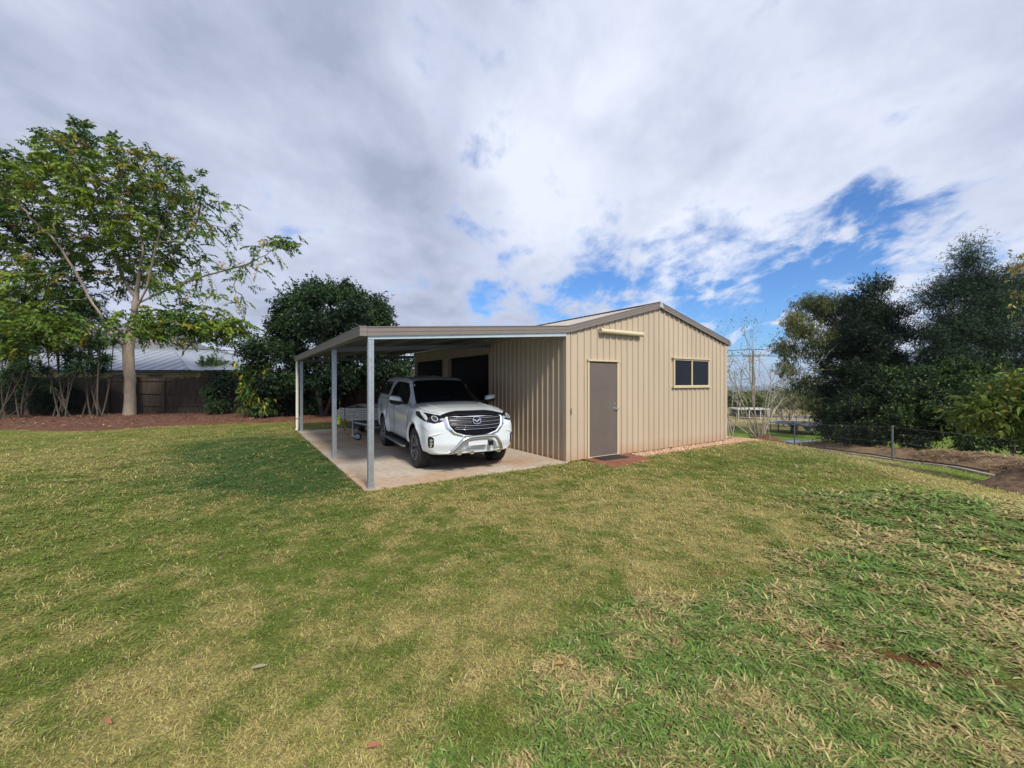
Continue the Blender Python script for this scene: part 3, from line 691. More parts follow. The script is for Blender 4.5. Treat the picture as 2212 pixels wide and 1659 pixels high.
for a,b in zip(pp[:-1],pp[1:]):
    A=Vector((a[0],a[1],tz(*a))); B=Vector((b[0],b[1],tz(*b))); n=(B-A).cross(Vector((0,0,1))).normalized()*.02; up=Vector((0,0,.09))
    V=[A-n,B-n,B+n,A+n,A-n+up,B-n+up,B+n+up,A+n+up]; m.add(V,[(0,3,2,1),(4,5,6,7),(0,1,5,4),(1,2,6,5),(2,3,7,6),(3,0,4,7)])
o=m.build('timber_edging',mat('weathered_edging',(.20,.12,.07),.9,noise=.3,nscale=6)); tag(o,'thin brown timber garden edging beyond the gravel corner','edging')

# a few fallen leaves lying on the lawn
def fallen(px_,py_,ln,col,label,yaw,curl=.25):
    ln*=.8; col=tuple(c*.75 for c in col); d=H0*F0/(py_-825); x=(px_-1106)/F0*d; z=tz(x,d)+.025; n=9; V=[]; F=[]
    for i in range(n):
        t=i/(n-1); w=ln*.15*math.sin(math.pi*min(.97,max(.03,t)))**.8; h=ln*curl*(1-(2*t-1)**2)
        V+=[((t-.5)*ln,-w,h+.12*w),((t-.5)*ln,0,h-.1*w),((t-.5)*ln,w,h+.12*w)]
    for i in range(n-1):
        for j in (0,1): a=3*i+j; F.append((a,a+1,a+4,a+3))
    m=MB(); m.add(V,F); o=m.build('fallen_leaf',mat('leaf_%s'%label.split()[0],col,.6,0,0,.25,30),None,smooth=True); o.location=(x,d,z); o.rotation_euler=(R(12),R(8),R(yaw)); tag(o,label,'leaf','leaves fallen on the lawn')
fallen(1208,1449,.10,(.42,.27,.06),'mustard curled leaf on the grass at the edge of the coarse green patch',10)
fallen(2128,1191,.17,(.50,.45,.05),'yellow arched leaf on the grass near the right picture edge',5,.2)
fallen(2103,1163,.10,(.50,.36,.24),'pinkish small leaf on the grass above the yellow arched leaf',-40,.1)
fallen(808,1628,.09,(.40,.16,.08),'rusty leaf on the lawn at the bottom edge of the picture',30,.1)
fallen(232,1578,.08,(.34,.15,.07),'brown leaf on the lawn in the lower left corner area',-20,.1)
fallen(1960,1105,.12,(.46,.30,.12),'tan leaf on the brighter strip of grass below the earth heap',20,.15)
fallen(1845,1235,.09,(.48,.34,.18),'beige leaf in the green lawn right of the middle',60,.15)
fallen(560,1455,.10,(.36,.31,.20),'bleached sliver of leaf on the left half of the lawn',35,.05)

# ================================================================== the utility vehicle
def ute():
    root=empty('utility_vehicle',(-1.085,8.48,0),0,'white dual cab utility with matching canopy and chrome nudge bar parked under the carport','utility vehicle')
    Fv=Vector((.468,-.8837,0)); 
    root.rotation_euler=(0,0,math.atan2(Fv.y,Fv.x))
    paint=mat('white_car_paint',(.62,.68,.74),.20,0,1.0,0)
    gls=mat('tinted_car_glass',(.004,.005,.008),.03,0,0,spec=.18)
    blk=mat('black_plastic_trim',(.010,.010,.012),.3,spec=.25)
    mblk=mat('matt_black_underbody',(.008,.008,.008),.9,spec=.1)
    chrome=mat('bright_chrome',(.80,.80,.82),.10,1)
    pol=mat('polished_steel_bar',(.72,.71,.68),.16,1)
    gap=mat('panel_gap',(.03,.03,.035),.7)
    lens=mat('headlamp_glass',(.010,.011,.014),.05,spec=.3); led=mat('silver_reflector',(.75,.78,.82),.15,.8)
    # --- key stations (x, half width, top z at centre, belt z, bottom z)
    K=np.array([
     [-4.33,.80,1.06,1.00,.62],[-4.30,.86,1.16,1.10,.60],[-4.18,.895,1.44,1.24,.56],[-4.02,.91,1.70,1.265,.52],[-3.86,.915,1.80,1.26,.48],
     [-3.1,.925,1.825,1.25,.44],[-2.5,.925,1.815,1.235,.42],[-1.95,.925,1.80,1.215,.42],[-1.55,.925,1.762,1.19,.42],[-1.33,.925,1.70,1.175,.42],
     [-.95,.925,1.468,1.15,.42],[-.56,.93,1.245,1.12,.42],[-.3,.935,1.215,1.10,.42],[.1,.94,1.19,1.08,.40],[.45,.935,1.155,1.05,.38],
     [.70,.925,1.115,1.02,.37],[.83,.91,1.08,.99,.365],[.90,.885,1.05,.965,.375],[.93,.85,1.015,.94,.40]])
    K[:,1]*=.967
    xs=np.unique(np.concatenate([np.linspace(-4.33,-3.8,16),np.linspace(-3.8,.6,170),np.linspace(.6,.93,18)]))
    kk=[np.interp(xs,K[:,0],K[:,i]) for i in range(1,5)]
    # light smoothing of the station curves
    def sm(a,w):
        b=a.copy()
        for _ in range(w):
            b[1:-1]=.25*b[:-2]+.5*b[1:-1]+.25*b[2:]
        return b
    Wd,Tz,Bz,Lz=sm(kk[0],6),sm(kk[1],4),sm(kk[2],10),sm(kk[3],6)
    def keyprof(w,tz_,zb,lz):
        g=max(tz_-zb,.03); h=min(1,max(0,(g-.12)/.38))
        hood=[(w-.05,zb+.012),(w-.085,zb+.30*g),(w-.15,zb+.58*g),(w-.25,zb+.76*g),(w-.38,zb+.88*g),(w-.55,zb+.95*g),(0,zb+g)]
        cab=[(w-.055,zb+.02),(w-.115,zb+.30*g),(w-.19,zb+.62*g),(w-.255,zb+.86*g),(w-.32,zb+.945*g),(w-.46,zb+.98*g),(0,zb+g)]
        up=[(a[0]*(1-h)+b[0]*h,a[1]*(1-h)+b[1]*h) for a,b in zip(hood,cab)]
        low=[(0,lz-.04),(w-.22,lz-.04),(w-.055,lz),(w-.012,lz+.10),(w,lz+.24),(w-.004,.5*(lz+.34+zb-.15)),(w-.006,zb-.16),(w-.030,zb-.05)]
        return low+up
    T=np.concatenate([[0,.5],np.linspace(.5,7,52)[1:],np.linspace(7,14,46)[1:]])
    def cr(P,t):
        """centripetal-free Catmull-Rom through P at parameters t"""
        P=np.array(P); n=len(P); i=np.clip(np.floor(t).astype(int),0,n-2); f=(t-i)[:,None]
        p0=P[np.maximum(i-1,0)]; p1=P[i]; p2=P[i+1]; p3=P[np.minimum(i+2,n-1)]
        # mirrored neighbour at the roof centre keeps the crown smooth
        last=(i+2>n-1); p3=np.where(last[:,None],p1*np.array([-1,1]),p3)
        k=.5
        return .5*((2*p1)+(-p0+p2)*f+(2*p0-5*p1+4*p2-p3)*f*f+(-p0+3*p1-3*p2+p3)*f**3)
    PR=np.array([cr(keyprof(Wd[i],Tz[i],Bz[i],Lz[i]),T) for i in range(len(xs))])   # (nx,nt,2)
    # fender flares and sill tuck
    for i,x in enumerate(xs):
        y=PR[i,:,0]; z=PR[i,:,1]; side=(y>.6)&(z>.36)&(z<1.06)
        for xa in (0,-3.125):
            r=np.hypot(x-xa,z-.385); b=.034*np.exp(-((r-.50)/.065)**2)+.020*np.exp(-((r-.58)/.11)**2)
            y[side]+=b[side]
        # door waist: shallow hollow low on the doors
        if -2.75<x<-.5:
            q=np.exp(-((z-.66)/.12)**2)*sst(-2.7,-2.45,x)*(1-sst(-.75,-.55,x)); y[side]-=.022*q[side]
    nx,ntt=PR.shape[:2]
    def warp(P):
        P=np.array(P,float).reshape(-1,3); x,y,z=P[:,0].copy(),P[:,1],P[:,2]
        w=sst(-.05,.93,x)
        x=x-w*(.26*np.clip(np.abs(y)/.93,0,1.2)**3.0+.09*sst(.80,1.13,z)*1.0-.0*z+.035*sst(.62,.40,z)*0)
        x=x-w*.05*(1-sst(.36,.55,z))
        ws=sst(-1.75,-1.2,P[:,0])*(1-sst(-.6,-.15,P[:,0])); x=x+ws*.11*(1-np.clip(y/.8,-1.2,1.2)**2)
        return np.stack([x,y,z],-1)
    # full ring per station
    rings=[]
    for i in range(nx):
        yz=PR[i]; full=np.concatenate([np.stack([np.full(ntt,xs[i]),yz[:,0],yz[:,1]],-1), np.stack([np.full(ntt-2,xs[i]),-yz[1:-1,0][::-1],yz[1:-1,1][::-1]],-1)])
        rings.append(full)
    Rg=np.array(rings); nr=Rg.shape[1]
    V=[Rg.reshape(-1,3)]; F=[]
    for i in range(nx-1):
        for j in range(nr):
            a=i*nr+j; b=i*nr+(j+1)%nr; F.append((a,a+nr,b+nr,b))
    # end caps: grid across between mirrored points
    nv=nx*nr; NC=24
    def cap(i,flip):
        nonlocal nv
        half=PR[i]; grid=-np.ones((ntt,NC+1),int); pts=[]
        for j in range(ntt):
            L_=i*nr+j; R_=i*nr+(nr-j)%nr
            if j==0 or j==ntt-1: grid[j,:]=L_; continue
            grid[j,0]=L_; grid[j,NC]=R_
            for k in range(1,NC):
                s=1-2*k/NC; pts.append((xs[i],half[j,0]*s,half[j,1])); grid[j,k]=nv; nv+=1
        for j in range(ntt-1):
            for k in range(NC):
                q=[grid[j,k],grid[j,k+1],grid[j+1,k+1],grid[j+1,k]]; qq=[]
                for t_ in q:
                    if t_ not in qq: qq.append(t_)
                if len(qq)<3: continue
                F.append(tuple(qq if flip else qq[::-1]))
        if pts: V.append(np.array(pts))
    cap(0,True); cap(nx-1,False)
    VV=warp(np.concatenate(V))
    me=bpy.data.meshes.new('body'); me.from_pydata([tuple(v) for v in VV],[],F); me.validate(); me.update()
    me.polygons.foreach_set('use_smooth',[True]*len(me.polygons))
    body=link('body',me,[paint,mblk],root)
    import bmesh
    bm=bmesh.new(); bm.from_mesh(me); bmesh.ops.recalc_face_normals(bm,faces=bm.faces); bm.to_mesh(me); bm.free()
    # wheel openings
    m=MB(); m.lathe([(0,-1.2),(.452,-1.2),(.452,1.2),(0,1.2)],48,Matrix.Translation((0,0,.40))); m.lathe([(0,-1.2),(.452,-1.2),(.452,1.2),(0,1.2)],48,Matrix.Translation((-3.125,0,.40)))
    cut=m.build('cutter',[paint,mblk]); 
    for p_ in cut.data.polygons: p_.material_index=1
    bm=bmesh.new(); bm.from_mesh(cut.data); bmesh.ops.remove_doubles(bm,verts=bm.verts,dist=1e-4); bmesh.ops.recalc_face_normals(bm,faces=bm.faces); bm.to_mesh(cut.data); bm.free()
    cut.parent=root
    mod=body.modifiers.new('arches','BOOLEAN'); mod.object=cut; mod.operation='DIFFERENCE'; mod.solver='EXACT'
    dg=bpy.context.evaluated_depsgraph_get(); nm=bpy.data.meshes.new_from_object(body.evaluated_get(dg)); body.modifiers.clear(); old=body.data; body.data=nm; nm.name='body'
    bpy.data.objects.remove(cut); bpy.data.meshes.remove(old)
    nm.polygons.foreach_set('use_smooth',[True]*len(nm.polygons)); nm.set_sharp_from_angle(angle=R(38))
    # ---------- surface lookups
    def side_y(x,z):
        i=np.searchsorted(xs,x); i=min(max(i,1),nx-1); f=(x-xs[i-1])/(xs[i]-xs[i-1]); 
        def yy(k):
            q=PR[k][6:]; zz_=q[:,1]; return np.interp(z,zz_,q[:,0])
        return yy(i-1)*(1-f)+yy(i)*f
    def top_z(x,y):
        i=np.searchsorted(xs,x); i=min(max(i,1),nx-1); f=(x-xs[i-1])/(xs[i]-xs[i-1])
        def zz_(k):
            q=PR[k][50:][::-1]; return np.interp(abs(y),q[:,0],q[:,1])
        return zz_(i-1)*(1-f)+zz_(i)*f
    def tess(poly,res):
        """grid points inside polygon -> triangles, with resampled outline"""
        from mathutils.geometry import delaunay_2d_cdt
        out=[]; n=len(poly)
        for i in range(n):
            a=Vector(poly[i]); b=Vector(poly[(i+1)%n]); k=max(1,int((b-a).length/res))
            for j in range(k): out.append(a+(b-a)*j/k)
        ne=len(out); E=[(i,(i+1)%ne) for i in range(ne)]
        P=np.array([tuple(p) for p in out]); x0,y0=P.min(0); x1,y1=P.max(0)
        gx_,gy_=np.meshgrid(np.arange(x0+res*.5,x1,res),np.arange(y0+res*.5,y1,res)); ins=in_poly(gx_.ravel(),gy_.ravel(),[tuple(p) for p in out])
        pts=out+[Vector((a,b)) for a,b in zip(gx_.ravel()[ins],gy_.ravel()[ins])]
        r=delaunay_2d_cdt(pts,E,[list(range(ne))],1,1e-5)
        return [tuple(v) for v in r[0]],[tuple(f) for f in r[2]]
    def rnd(poly,r=.03,k=4):
        """round the corners of a polygon"""
        n=len(poly); o=[]
        for i in range(n):
            p=Vector(poly[i]); a=Vector(poly[i-1])-p; b=Vector(poly[(i+1)%n])-p
            ra=min(r,a.length*.45,b.length*.45); A=p+a.normalized()*ra; B=p+b.normalized()*ra
            for j in range(k+1):
                t=j/k; o.append(A*(1-t)**2+p*2*t*(1-t)+B*t*t)
        return [tuple(v) for v in o]
    def patch(name,poly,fn,matr,parent,res=.06,off=.004,th=.0):
        """patch laid on the surface: fn(p)->3d unwarped; gives it thickness off"""
        v,f=tess(poly,res)
        A=warp([fn(p,off) for p in v]); 
        n=len(A); m=MB(); 
        B=warp([fn(p,-.01) for p in v])
        # rim
        from collections import Counter
        ec=Counter(); 
        for t_ in f:
            for i in range(len(t_)): ec[(t_[i],t_[(i+1)%len(t_)])]+=1
        rim=[(a+n,b+n,b,a) for (a,b) in ec if (b,a) not in ec]
        m.add(list(A)+list(B),[tuple(t_) for t_ in f]+rim)
        o=m.build(name,matr,parent)
        bm=bmesh.new(); bm.from_mesh(o.data); bmesh.ops.recalc_face_normals(bm,faces=bm.faces); bm.to_mesh(o.data); bm.free()
        # outward check left to the two sided shader
        o.data.polygons.foreach_set('use_smooth',[True]*len(o.data.polygons)); o.data.set_sharp_from_angle(angle=R(40))
        return o
    def sidefn(s): return lambda p,off: (p[0],s*(side_y(p[0],p[1])+off),p[1])
    def topfn(p,off): return (p[0],p[1],top_z(p[0],p[1])+off)
    def fx(y,z):
        y=abs(y)
        def ins(x):
            i=min(max(np.searchsorted(xs,x),1),nx-1); f=(x-xs[i-1])/(xs[i]-xs[i-1])
            q=PR[i-1][3:]*(1-f)+PR[i][3:]*f
            return z<=q[-1,1] and y<=np.interp(z,q[:,1],q[:,0])
        if ins(.93): return .93
        a,b=.1,.93
        for _ in range(14):
            c=(a+b)/2
            if ins(c): a=c
            else: b=c
        return a
    def frontfn(p,off): return (fx(p[0],p[1])+off,p[0],p[1])
    # ---------- glass
    wsx=[(-.60,-.70),(-.60,0),(-.60,.70),(-1.30,.60),(-1.33,0),(-1.30,-.60)]
    patch('windscreen',rnd([(-.585,-.725),(-.585,.725),(-1.325,.615),(-1.325,-.615)],.06),topfn,gls,body,.06,.005)
    patch('wiper_cowl',[(-.50,-.72),(-.50,.72),(-.60,.735),(-.60,-.735)],topfn,blk,body,.06,.003)
    fwin=rnd([(-.86,1.205),(-1.08,1.40),(-1.42,1.625),(-1.86,1.655),(-1.86,1.255)],.05)
    rwin=rnd([(-1.90,1.26),(-1.90,1.655),(-2.38,1.66),(-2.56,1.58),(-2.62,1.31),(-2.56,1.295)],.05)
    cwin=rnd([(-2.86,1.33),(-2.90,1.66),(-3.70,1.66),(-3.86,1.58),(-3.98,1.345)],.06)
    for s in (-1,1):
        patch('side_window',[tuple(p) for p in fwin],sidefn(s),gls,body,.07)
        patch('side_window',[tuple(p) for p in rwin],sidefn(s),gls,body,.07)
        patch('pillar_trim',[(-1.852,1.258),(-1.852,1.652),(-1.908,1.652),(-1.908,1.262)],sidefn(s),blk,body,.07,.003)
    # canopy: shell proud of the tub by a seam
    for s in (-1,1):
        def line(pts,w,off,name,matr,par,fn):
            m=MB(); q=[]
            for a,b in zip(pts[:-1],pts[1:]):
                n_=max(2,int((Vector(b)-Vector(a)).length/.04))
                for j in range(n_): q.append((a[0]+(b[0]-a[0])*j/n_,a[1]+(b[1]-a[1])*j/n_))
            q.append(pts[-1]); P3=warp([fn(p,off) for p in q]); m.tube([tuple(p) for p in P3],w,6); return m.build(name,matr,par,smooth=True)
        line([(-2.72,.50),(-2.70,1.22),(-2.78,1.66),(-2.80,1.76)],.006,.0005,'panel_seam',gap,body,sidefn(s))
        line([(-2.70,1.235),(-4.20,1.235)],.008,.0005,'panel_seam',gap,body,sidefn(s))
        line([(-.50,.47),(-.50,.62),(-.56,.80),(-.56,1.15),(-.78,1.20)],.005,.0,'panel_seam',gap,body,sidefn(s))
        line([(-1.90,.47),(-1.90,1.22)],.005,.0,'panel_seam',gap,body,sidefn(s))
        line([(-.50,.465),(-2.30,.465)],.004,.0,'panel_seam',gap,body,sidefn(s))
        line([(-2.70,.60),(-2.62,1.0),(-2.66,1.25)],.005,.0,'panel_seam',gap,body,sidefn(s)) if False else None
        # canopy window with rubber rim
        wp=patch('canopy_window',[tuple(p) for p in cwin],sidefn(s),gls,body,.07,.006)
        cc=[tuple(p) for p in cwin]; line(cc+[cc[0]],.009,.004,'window_seal',blk,wp,sidefn(s))
        # door handles
        for hx in (-1.66,-2.47):
            m=MB(); hz=1.09+(-hx-1.66)*.02; P3=warp([(hx+.10*(t_/6-.5)*1.8,s*(side_y(hx,hz)+.006+.022*math.sin(math.pi*t_/6)),hz) for t_ in range(7)])
            m.tube([tuple(p) for p in P3],[.010,.015,.016,.016,.016,.015,.010],8); h=m.build('door_handle',chrome,body,smooth=True)
        # bonnet shut line
        line([(-.52,.76),(-.1,.80),(.35,.79),(.62,.74),(.80,.62)] ,.005,.0,'panel_seam',gap,body,lambda p,off:(p[0],s*p[1],top_z(p[0],p[1])+off))
    # roof ditch strips and aerial
    for s in (-1,1):
        m=MB(); P3=warp([(x,s*.585,top_z(x,.585)+.001) for x in np.linspace(-1.40,-2.72,24)]); m.tube([tuple(p) for p in P3],.010,6); m.build('roof_strip',blk,body,smooth=True)
    m=MB(); m.prism([(-2.28,0),(-2.12,0),(-2.25,.065),(-2.28,.06)],lambda p,t: (p[0],(.018 if t else -.018),top_z(p[0],0)-.004+p[1])); m.build('aerial',blk,body,bevel=.006)
    # canopy roof rails
    for s in (-1,1):
        m=MB(); zz0=1.835; m.tube([(-2.95,s*.46,1.80),(-3.0,s*.46,zz0),(-3.75,s*.46,zz0),(-3.80,s*.46,1.79)],.012,8); m.build('roof_rail',blk,body,smooth=True)
    # bonnet creases
    for s in (-1,1):
        m=MB(); 
        P3=warp([(x,s*(.52-.10*(x+.5)/1.2*0+.06*(1-(x+.5)/1.2)),top_z(x,.55)-.001) for x in np.linspace(-.42,.70,24)]); m.tube([tuple(p) for p in P3],[.002]+[.008]*22+[.002],8); m.build('bonnet_crease',paint,body,smooth=True)
    # ---------- front
    # dark bonnet protector / grille header
    hdr=rnd([(-.60,1.055),(-.44,1.095),(-.30,1.112),(.30,1.112),(.44,1.095),(.60,1.055),(.66,1.02),(.52,1.025),(.42,1.055),(-.42,1.055),(-.52,1.025),(-.66,1.02)],.015)
    patch('bonnet_protector',hdr,frontfn,blk,body,.05,.022)
    gr=rnd([(-.53,1.005),(-.46,1.048),(.46,1.048),(.53,1.005),(.50,.86),(.40,.745),(.22,.69),(0,.672),(-.22,.69),(-.40,.745),(-.50,.86)],.03)
    gmat=mat('dark_grille',(.004,.004,.007),.4,spec=.15)
    grille=patch('grille',gr,frontfn,gmat,root,.05,.010)
    def frontline(pts,w,off,name,matr,par,sq=1.0):
        q=[]
        for a,b in zip(pts[:-1],pts[1:]):
            n_=max(2,int((Vector(b)-Vector(a)).length/.03))
            for j in range(n_): q.append((a[0]+(b[0]-a[0])*j/n_,a[1]+(b[1]-a[1])*j/n_))
        q.append(pts[-1]); P3=warp([frontfn(p,off) for p in q]); m=MB(); m.tube([tuple(p) for p in P3],w,8); return m.build(name,matr,par,smooth=True)
    # chrome wings around the lower grille
    for s in (-1,1):
        wing=[(.70*s,.985),(.58*s,1.0),(.545*s,.985),(.535*s,.86),(.425*s,.735),(.25*s,.675),(.25*s,.660),(.44*s,.712),(.575*s,.84),(.60*s,.955),(.70*s,.972)]
        patch('grille_surround',rnd(wing,.008),frontfn,chrome,grille,.04,.020)
    frontline([(-.25,.668),(0,.652),(.25,.668)],.007,.014,'grille_surround',chrome,grille)
    rows=[(.982,.47),(.918,.49),(.853,.465),(.790,.40)]
    for z,hw in rows:
        bow=lambda y,z=z: z-.0+.015*(y/.5)**2
        if z>.9:
            segs=[(-hw,-.085),(.085,hw)]
        else: segs=[(-hw,hw)]
        for a,b in segs:
            n_=10; pts=[(a+(b-a)*j/n_,bow(a+(b-a)*j/n_)) for j in range(n_+1)]
            if a<-.2: pts=[(a-.025,bow(a)+.026)]+pts
            if b>.2: pts=pts+[(b+.025,bow(b)+.026)]
            frontline(pts,.0055,.020,'grille_bar',chrome,grille)
            pts2=[(a+(b-a)*j/n_,bow(a+(b-a)*j/n_)+.030) for j in range(n_+1)]
            frontline(pts2,.0025,.018,'grille_bar',mat('dark_chrome',(.22,.21,.24),.3,1) if 'dark_chrome' not in bpy.data.materials else bpy.data.materials['dark_chrome'],grille)
    # emblem: rounded ring with a winged V
    ex=.93+.045; 
    def emb(p,dx=0): return tuple(warp([(ex+dx-.0,p[0],p[1])])[0])
    cz=.945
    ring=[]; 
    for k in range(40):
        t_=2*math.pi*k/40; ring.append(emb((.076*math.copysign(abs(math.cos(t_))**.85,math.cos(t_)),cz+.062*math.copysign(abs(math.sin(t_))**.85,math.sin(t_)))))
    m=MB(); m.tube(ring+[ring[0]],.0075,8,False); em=m.build('emblem',chrome,grille,smooth=True)
    disc=MB(); n_=40; disc.add([emb((.070*math.cos(2*math.pi*k/40),cz+.057*math.sin(2*math.pi*k/40)),-.006) for k in range(40)],[tuple(range(40))]); disc.build('emblem_plate',gmat,em)
    m=MB(); Vs=[(-.070,.018),(-.045,.022),(-.018,.010),(0,-.012),(.018,.010),(.045,.022),(.070,.018),(.062,.004),(.035,-.004),(.012,-.020),(0,-.040),(-.012,-.020),(-.035,-.004),(-.062,.004)]
    m.prism([(a,cz+b) for a,b in Vs],lambda p,t: emb(p,.004 if t else -.004)); m.build('emblem_wings',chrome,em)
    # headlamps
    for s in (-1,1):
        hl=[(.57,.97),(.56,1.03),(.68,1.055),(.80,1.08),(.885,1.095),(.905,1.07),(.895,.985),(.86,.925),(.76,.912),(.66,.935)]
        def hfn(p,off,s=s):
            return (fx(p[0],p[1])+off,s*p[0],p[1])
        v=[(a,b) for a,b in hl]
        lamp=patch('headlight',rnd(v,.02),hfn,lens,root,.04,.018)
        def P_(y,z,off): return tuple(warp([hfn((y,z),off)])[0])
        m=MB(); ringp=[P_(.735+.042*math.cos(k/20*2*math.pi),.990+.042*math.sin(k/20*2*math.pi),.024) for k in range(21)]; m.tube(ringp,.0085,8,False); m.build('lamp_ring',mat('daytime_ring',(.42,.46,.50),.2) if 'daytime_ring' not in bpy.data.materials else bpy.data.materials['daytime_ring'],lamp,smooth=True)
        m=MB(); m.add([P_(.735+.030*math.cos(k/16*2*math.pi),.990+.030*math.sin(k/16*2*math.pi),.021) for k in range(16)],[tuple(range(16))]); m.build('lamp_projector',mat('lamp_bulb_glass',(.10,.12,.15),.05,.5) if 'lamp_bulb_glass' not in bpy.data.materials else bpy.data.materials['lamp_bulb_glass'],lamp)
        m=MB(); m.prism([(.80,.985),(.87,1.005),(.875,1.04),(.81,1.03)],lambda p,t: P_(p[0],p[1],.024 if t else .016)); m.build('reflector',led,lamp)
        m=MB(); m.prism([(.615,.965),(.66,.960),(.655,.975),(.62,1.005),(.605,1.0)],lambda p,t: P_(p[0],p[1],.024 if t else .016)); m.build('reflector',led,lamp)
        # bumper lamp pod
        pod=rnd([(.765,.478),(.765,.640),(.79,.668),(.835,.672),(.850,.640),(.845,.50),(.825,.470)],.02)
        fl=patch('fog_light',pod,hfn,blk,root,.04,.006)
        for z0 in (.545,.605):
            m=MB(); m.add([P_(.808+.024*math.cos(k/14*2*math.pi),z0+.026*math.sin(k/14*2*math.pi),.011) for k in range(14)],[tuple(range(14))]); m.build('lamp_lens',led,fl)
        # crease over the pod
        m=MB(); P3=warp([(fx(y,z),s*y,z) for y,z in ((.60,.735),(.68,.725),(.76,.70),(.83,.69),(.90,.692))]); m.tube([tuple(p) for p in P3],[.002,.012,.016,.014,.003],8); m.build('bumper_crease',paint,body,smooth=True)
        # mirrors
        bx,by,bz=-.83,.93,1.24
        m=MB()
        M0=Matrix.Translation((bx,s*(by+.155),bz+.035))
        prof=[(0,-.075),(.6,-.07),(.86,-.045),(.98,-.01),(1.0,.03),(.98,.045)]
        n_=20; Vm=[];Fm=[]
        for (r_,h_) in prof:
            for k in range(n_):
                a_=2*math.pi*k/n_; ca,sa=math.cos(a_),math.sin(a_); yy=.125*math.copysign(abs(ca)**.6,ca)*r_; zz_=.085*math.copysign(abs(sa)**.6,sa)*r_
                Vm.append(M0@Vector((-h_,yy,zz_+(.02*yy*s/.125))))
        for i in range(len(prof)-1):
            for k in range(n_): a_=i*n_+k; b_=i*n_+(k+1)%n_; Fm.append((a_,b_,b_+n_,a_+n_))
        Fm.append(tuple(range((len(prof)-1)*n_,len(prof)*n_)))
        m.add(Vm,Fm); mir=m.build('wing_mirror',paint,body,smooth=True,angle=60)
        # black lower half
        m=MB(); 
        Vm2=[]; 
        M1=Matrix.Translation((bx+.004,s*(by+.155),bz+.035))
        for (r_,h_) in prof:
            for k in range(11):
                a_=math.pi+math.pi*k/10; ca,sa=math.cos(a_),math.sin(a_); yy=.128*math.copysign(abs(ca)**.6,ca)*r_; zz_=.089*math.copysign(abs(sa)**.6,sa)*r_
                Vm2.append(M1@Vector((-h_+.003,yy,zz_-.012+(.02*yy*s/.125))))
        Fm=[(i*11+k,i*11+k+1,(i+1)*11+k+1,(i+1)*11+k) for i in range(len(prof)-1) for k in range(10)]
        m.add(Vm2,Fm); m.build('mirror_shell',blk,mir,smooth=True)
        m=MB(); m.tube([(bx,s*(by-.09),bz-.03),(bx,s*(by+.02),bz-.035),(bx-.01,s*(by+.08),bz-.02)],[.035,.028,.024],8); m.build('mirror_arm',blk,mir,smooth=True)
        # side step
        m=MB(); m.prism([(-.62,.30),(-2.60,.30),(-2.60,.335),(-2.55,.355),(-.67,.355),(-.62,.335)],lambda p,t: (p[0],s*(.98 if t else .80),p[1])); st=m.build('side_step',blk,root,bevel=.008)
        m=MB(); m.tube([(-.58,s*.93,.335),(-.66,s*.985,.335),(-2.56,s*.985,.335),(-2.64,s*.93,.335)],.022,10); m.build('step_tube',mat('brushed_step',(.45,.46,.47),.3,.9) if 'brushed_step' not in bpy.data.materials else bpy.data.materials['brushed_step'],st,smooth=True)
        # flares edge: thin lip round each arch
    # under-bumper lip, floor, number plate
    patch('lower_intake',rnd([(-.56,.372),(-.50,.44),(.50,.44),(.56,.372)],.02),frontfn,blk,body,.05,.006) if False else None
    m=MB(); m.box((-4.2,-.72,.28),(.62,.72,.40)); m.build('underbody',mblk,root)
    m=MB(); m.tube([(-3.125,-.7,.385),(-3.125,.7,.385)],.06,10); m.build('axle',mblk,root)
    m=MB(); m.tube([(0,-.7,.36),(0,.7,.36)],.045,10); m.build('axle',mblk,root)
    m=MB(); m.box((-4.46,-.80,.50),(-4.30,.80,.64)); m.build('rear_bumper',paint,root,bevel=.02)
    for s in (-1,1):
        m=MB(); m.box((-4.36,s*.76-.06,.86),(-4.31,s*.76+.05,1.14)); m.build('tail_light',mat('tail_light_red',(.35,.01,.01),.15) if 'tail_light_red' not in bpy.data.materials else bpy.data.materials['tail_light_red'],root,bevel=.02)
    pxf=float(warp([(.93,0,.56)])[0][0])
    m=MB(); m.box((pxf+.062,-.19,.498),(pxf+.070,.19,.628)); m.build('number_plate',mat('blank_plate',(.58,.60,.66),.5),root,bevel=.002)
    # small black driving lamp beside the plate
    m=MB(); m.box((pxf+.03,.222,.48),(pxf+.085,.305,.57)); sp_=m.build('bar_lamp',blk,root,bevel=.012)
    m=MB(); m.lathe([(0,.092),(.02,.090),(.026,.084)],14,Matrix.Translation((pxf,.262,.60)),'x'); m.build('lamp_lens',led,sp_,smooth=True)
    # nudge bar
    bx=pxf+.10
    path=[(-.56,.405),(-.52,.40),(-.45,.455),(-.37,.54),(-.31,.60),(-.22,.648),(0,.66),(.20,.66),(.33,.655),(.385,.60),(.425,.52),(.455,.43),(.46,.405)]
    # smooth the path
    def sm2(pts,k=4):
        P=np.array(pts,float); t_=np.linspace(0,len(P)-1,(len(P)-1)*k+1)
        return np.stack([np.interp(t_,range(len(P)),P[:,i]) for i in range(P.shape[1])],-1)
    Q=sm2(path,4)
    for _ in range(6): Q[1:-1]=.25*Q[:-2]+.5*Q[1:-1]+.25*Q[2:]
    pts=[(bx-.10*max(0,abs(y)-.42)/.1*.3, y, z) for y,z in Q]
    m=MB(); m.tube(pts,.034,14); nb_=m.build('nudge_bar',pol,root,smooth=True)
    m=MB(); m.tube([(bx-.01,-.44,.425),(bx-.01,-.12,.425)],.018,10); m.build('cross_tube',pol,nb_,smooth=True)
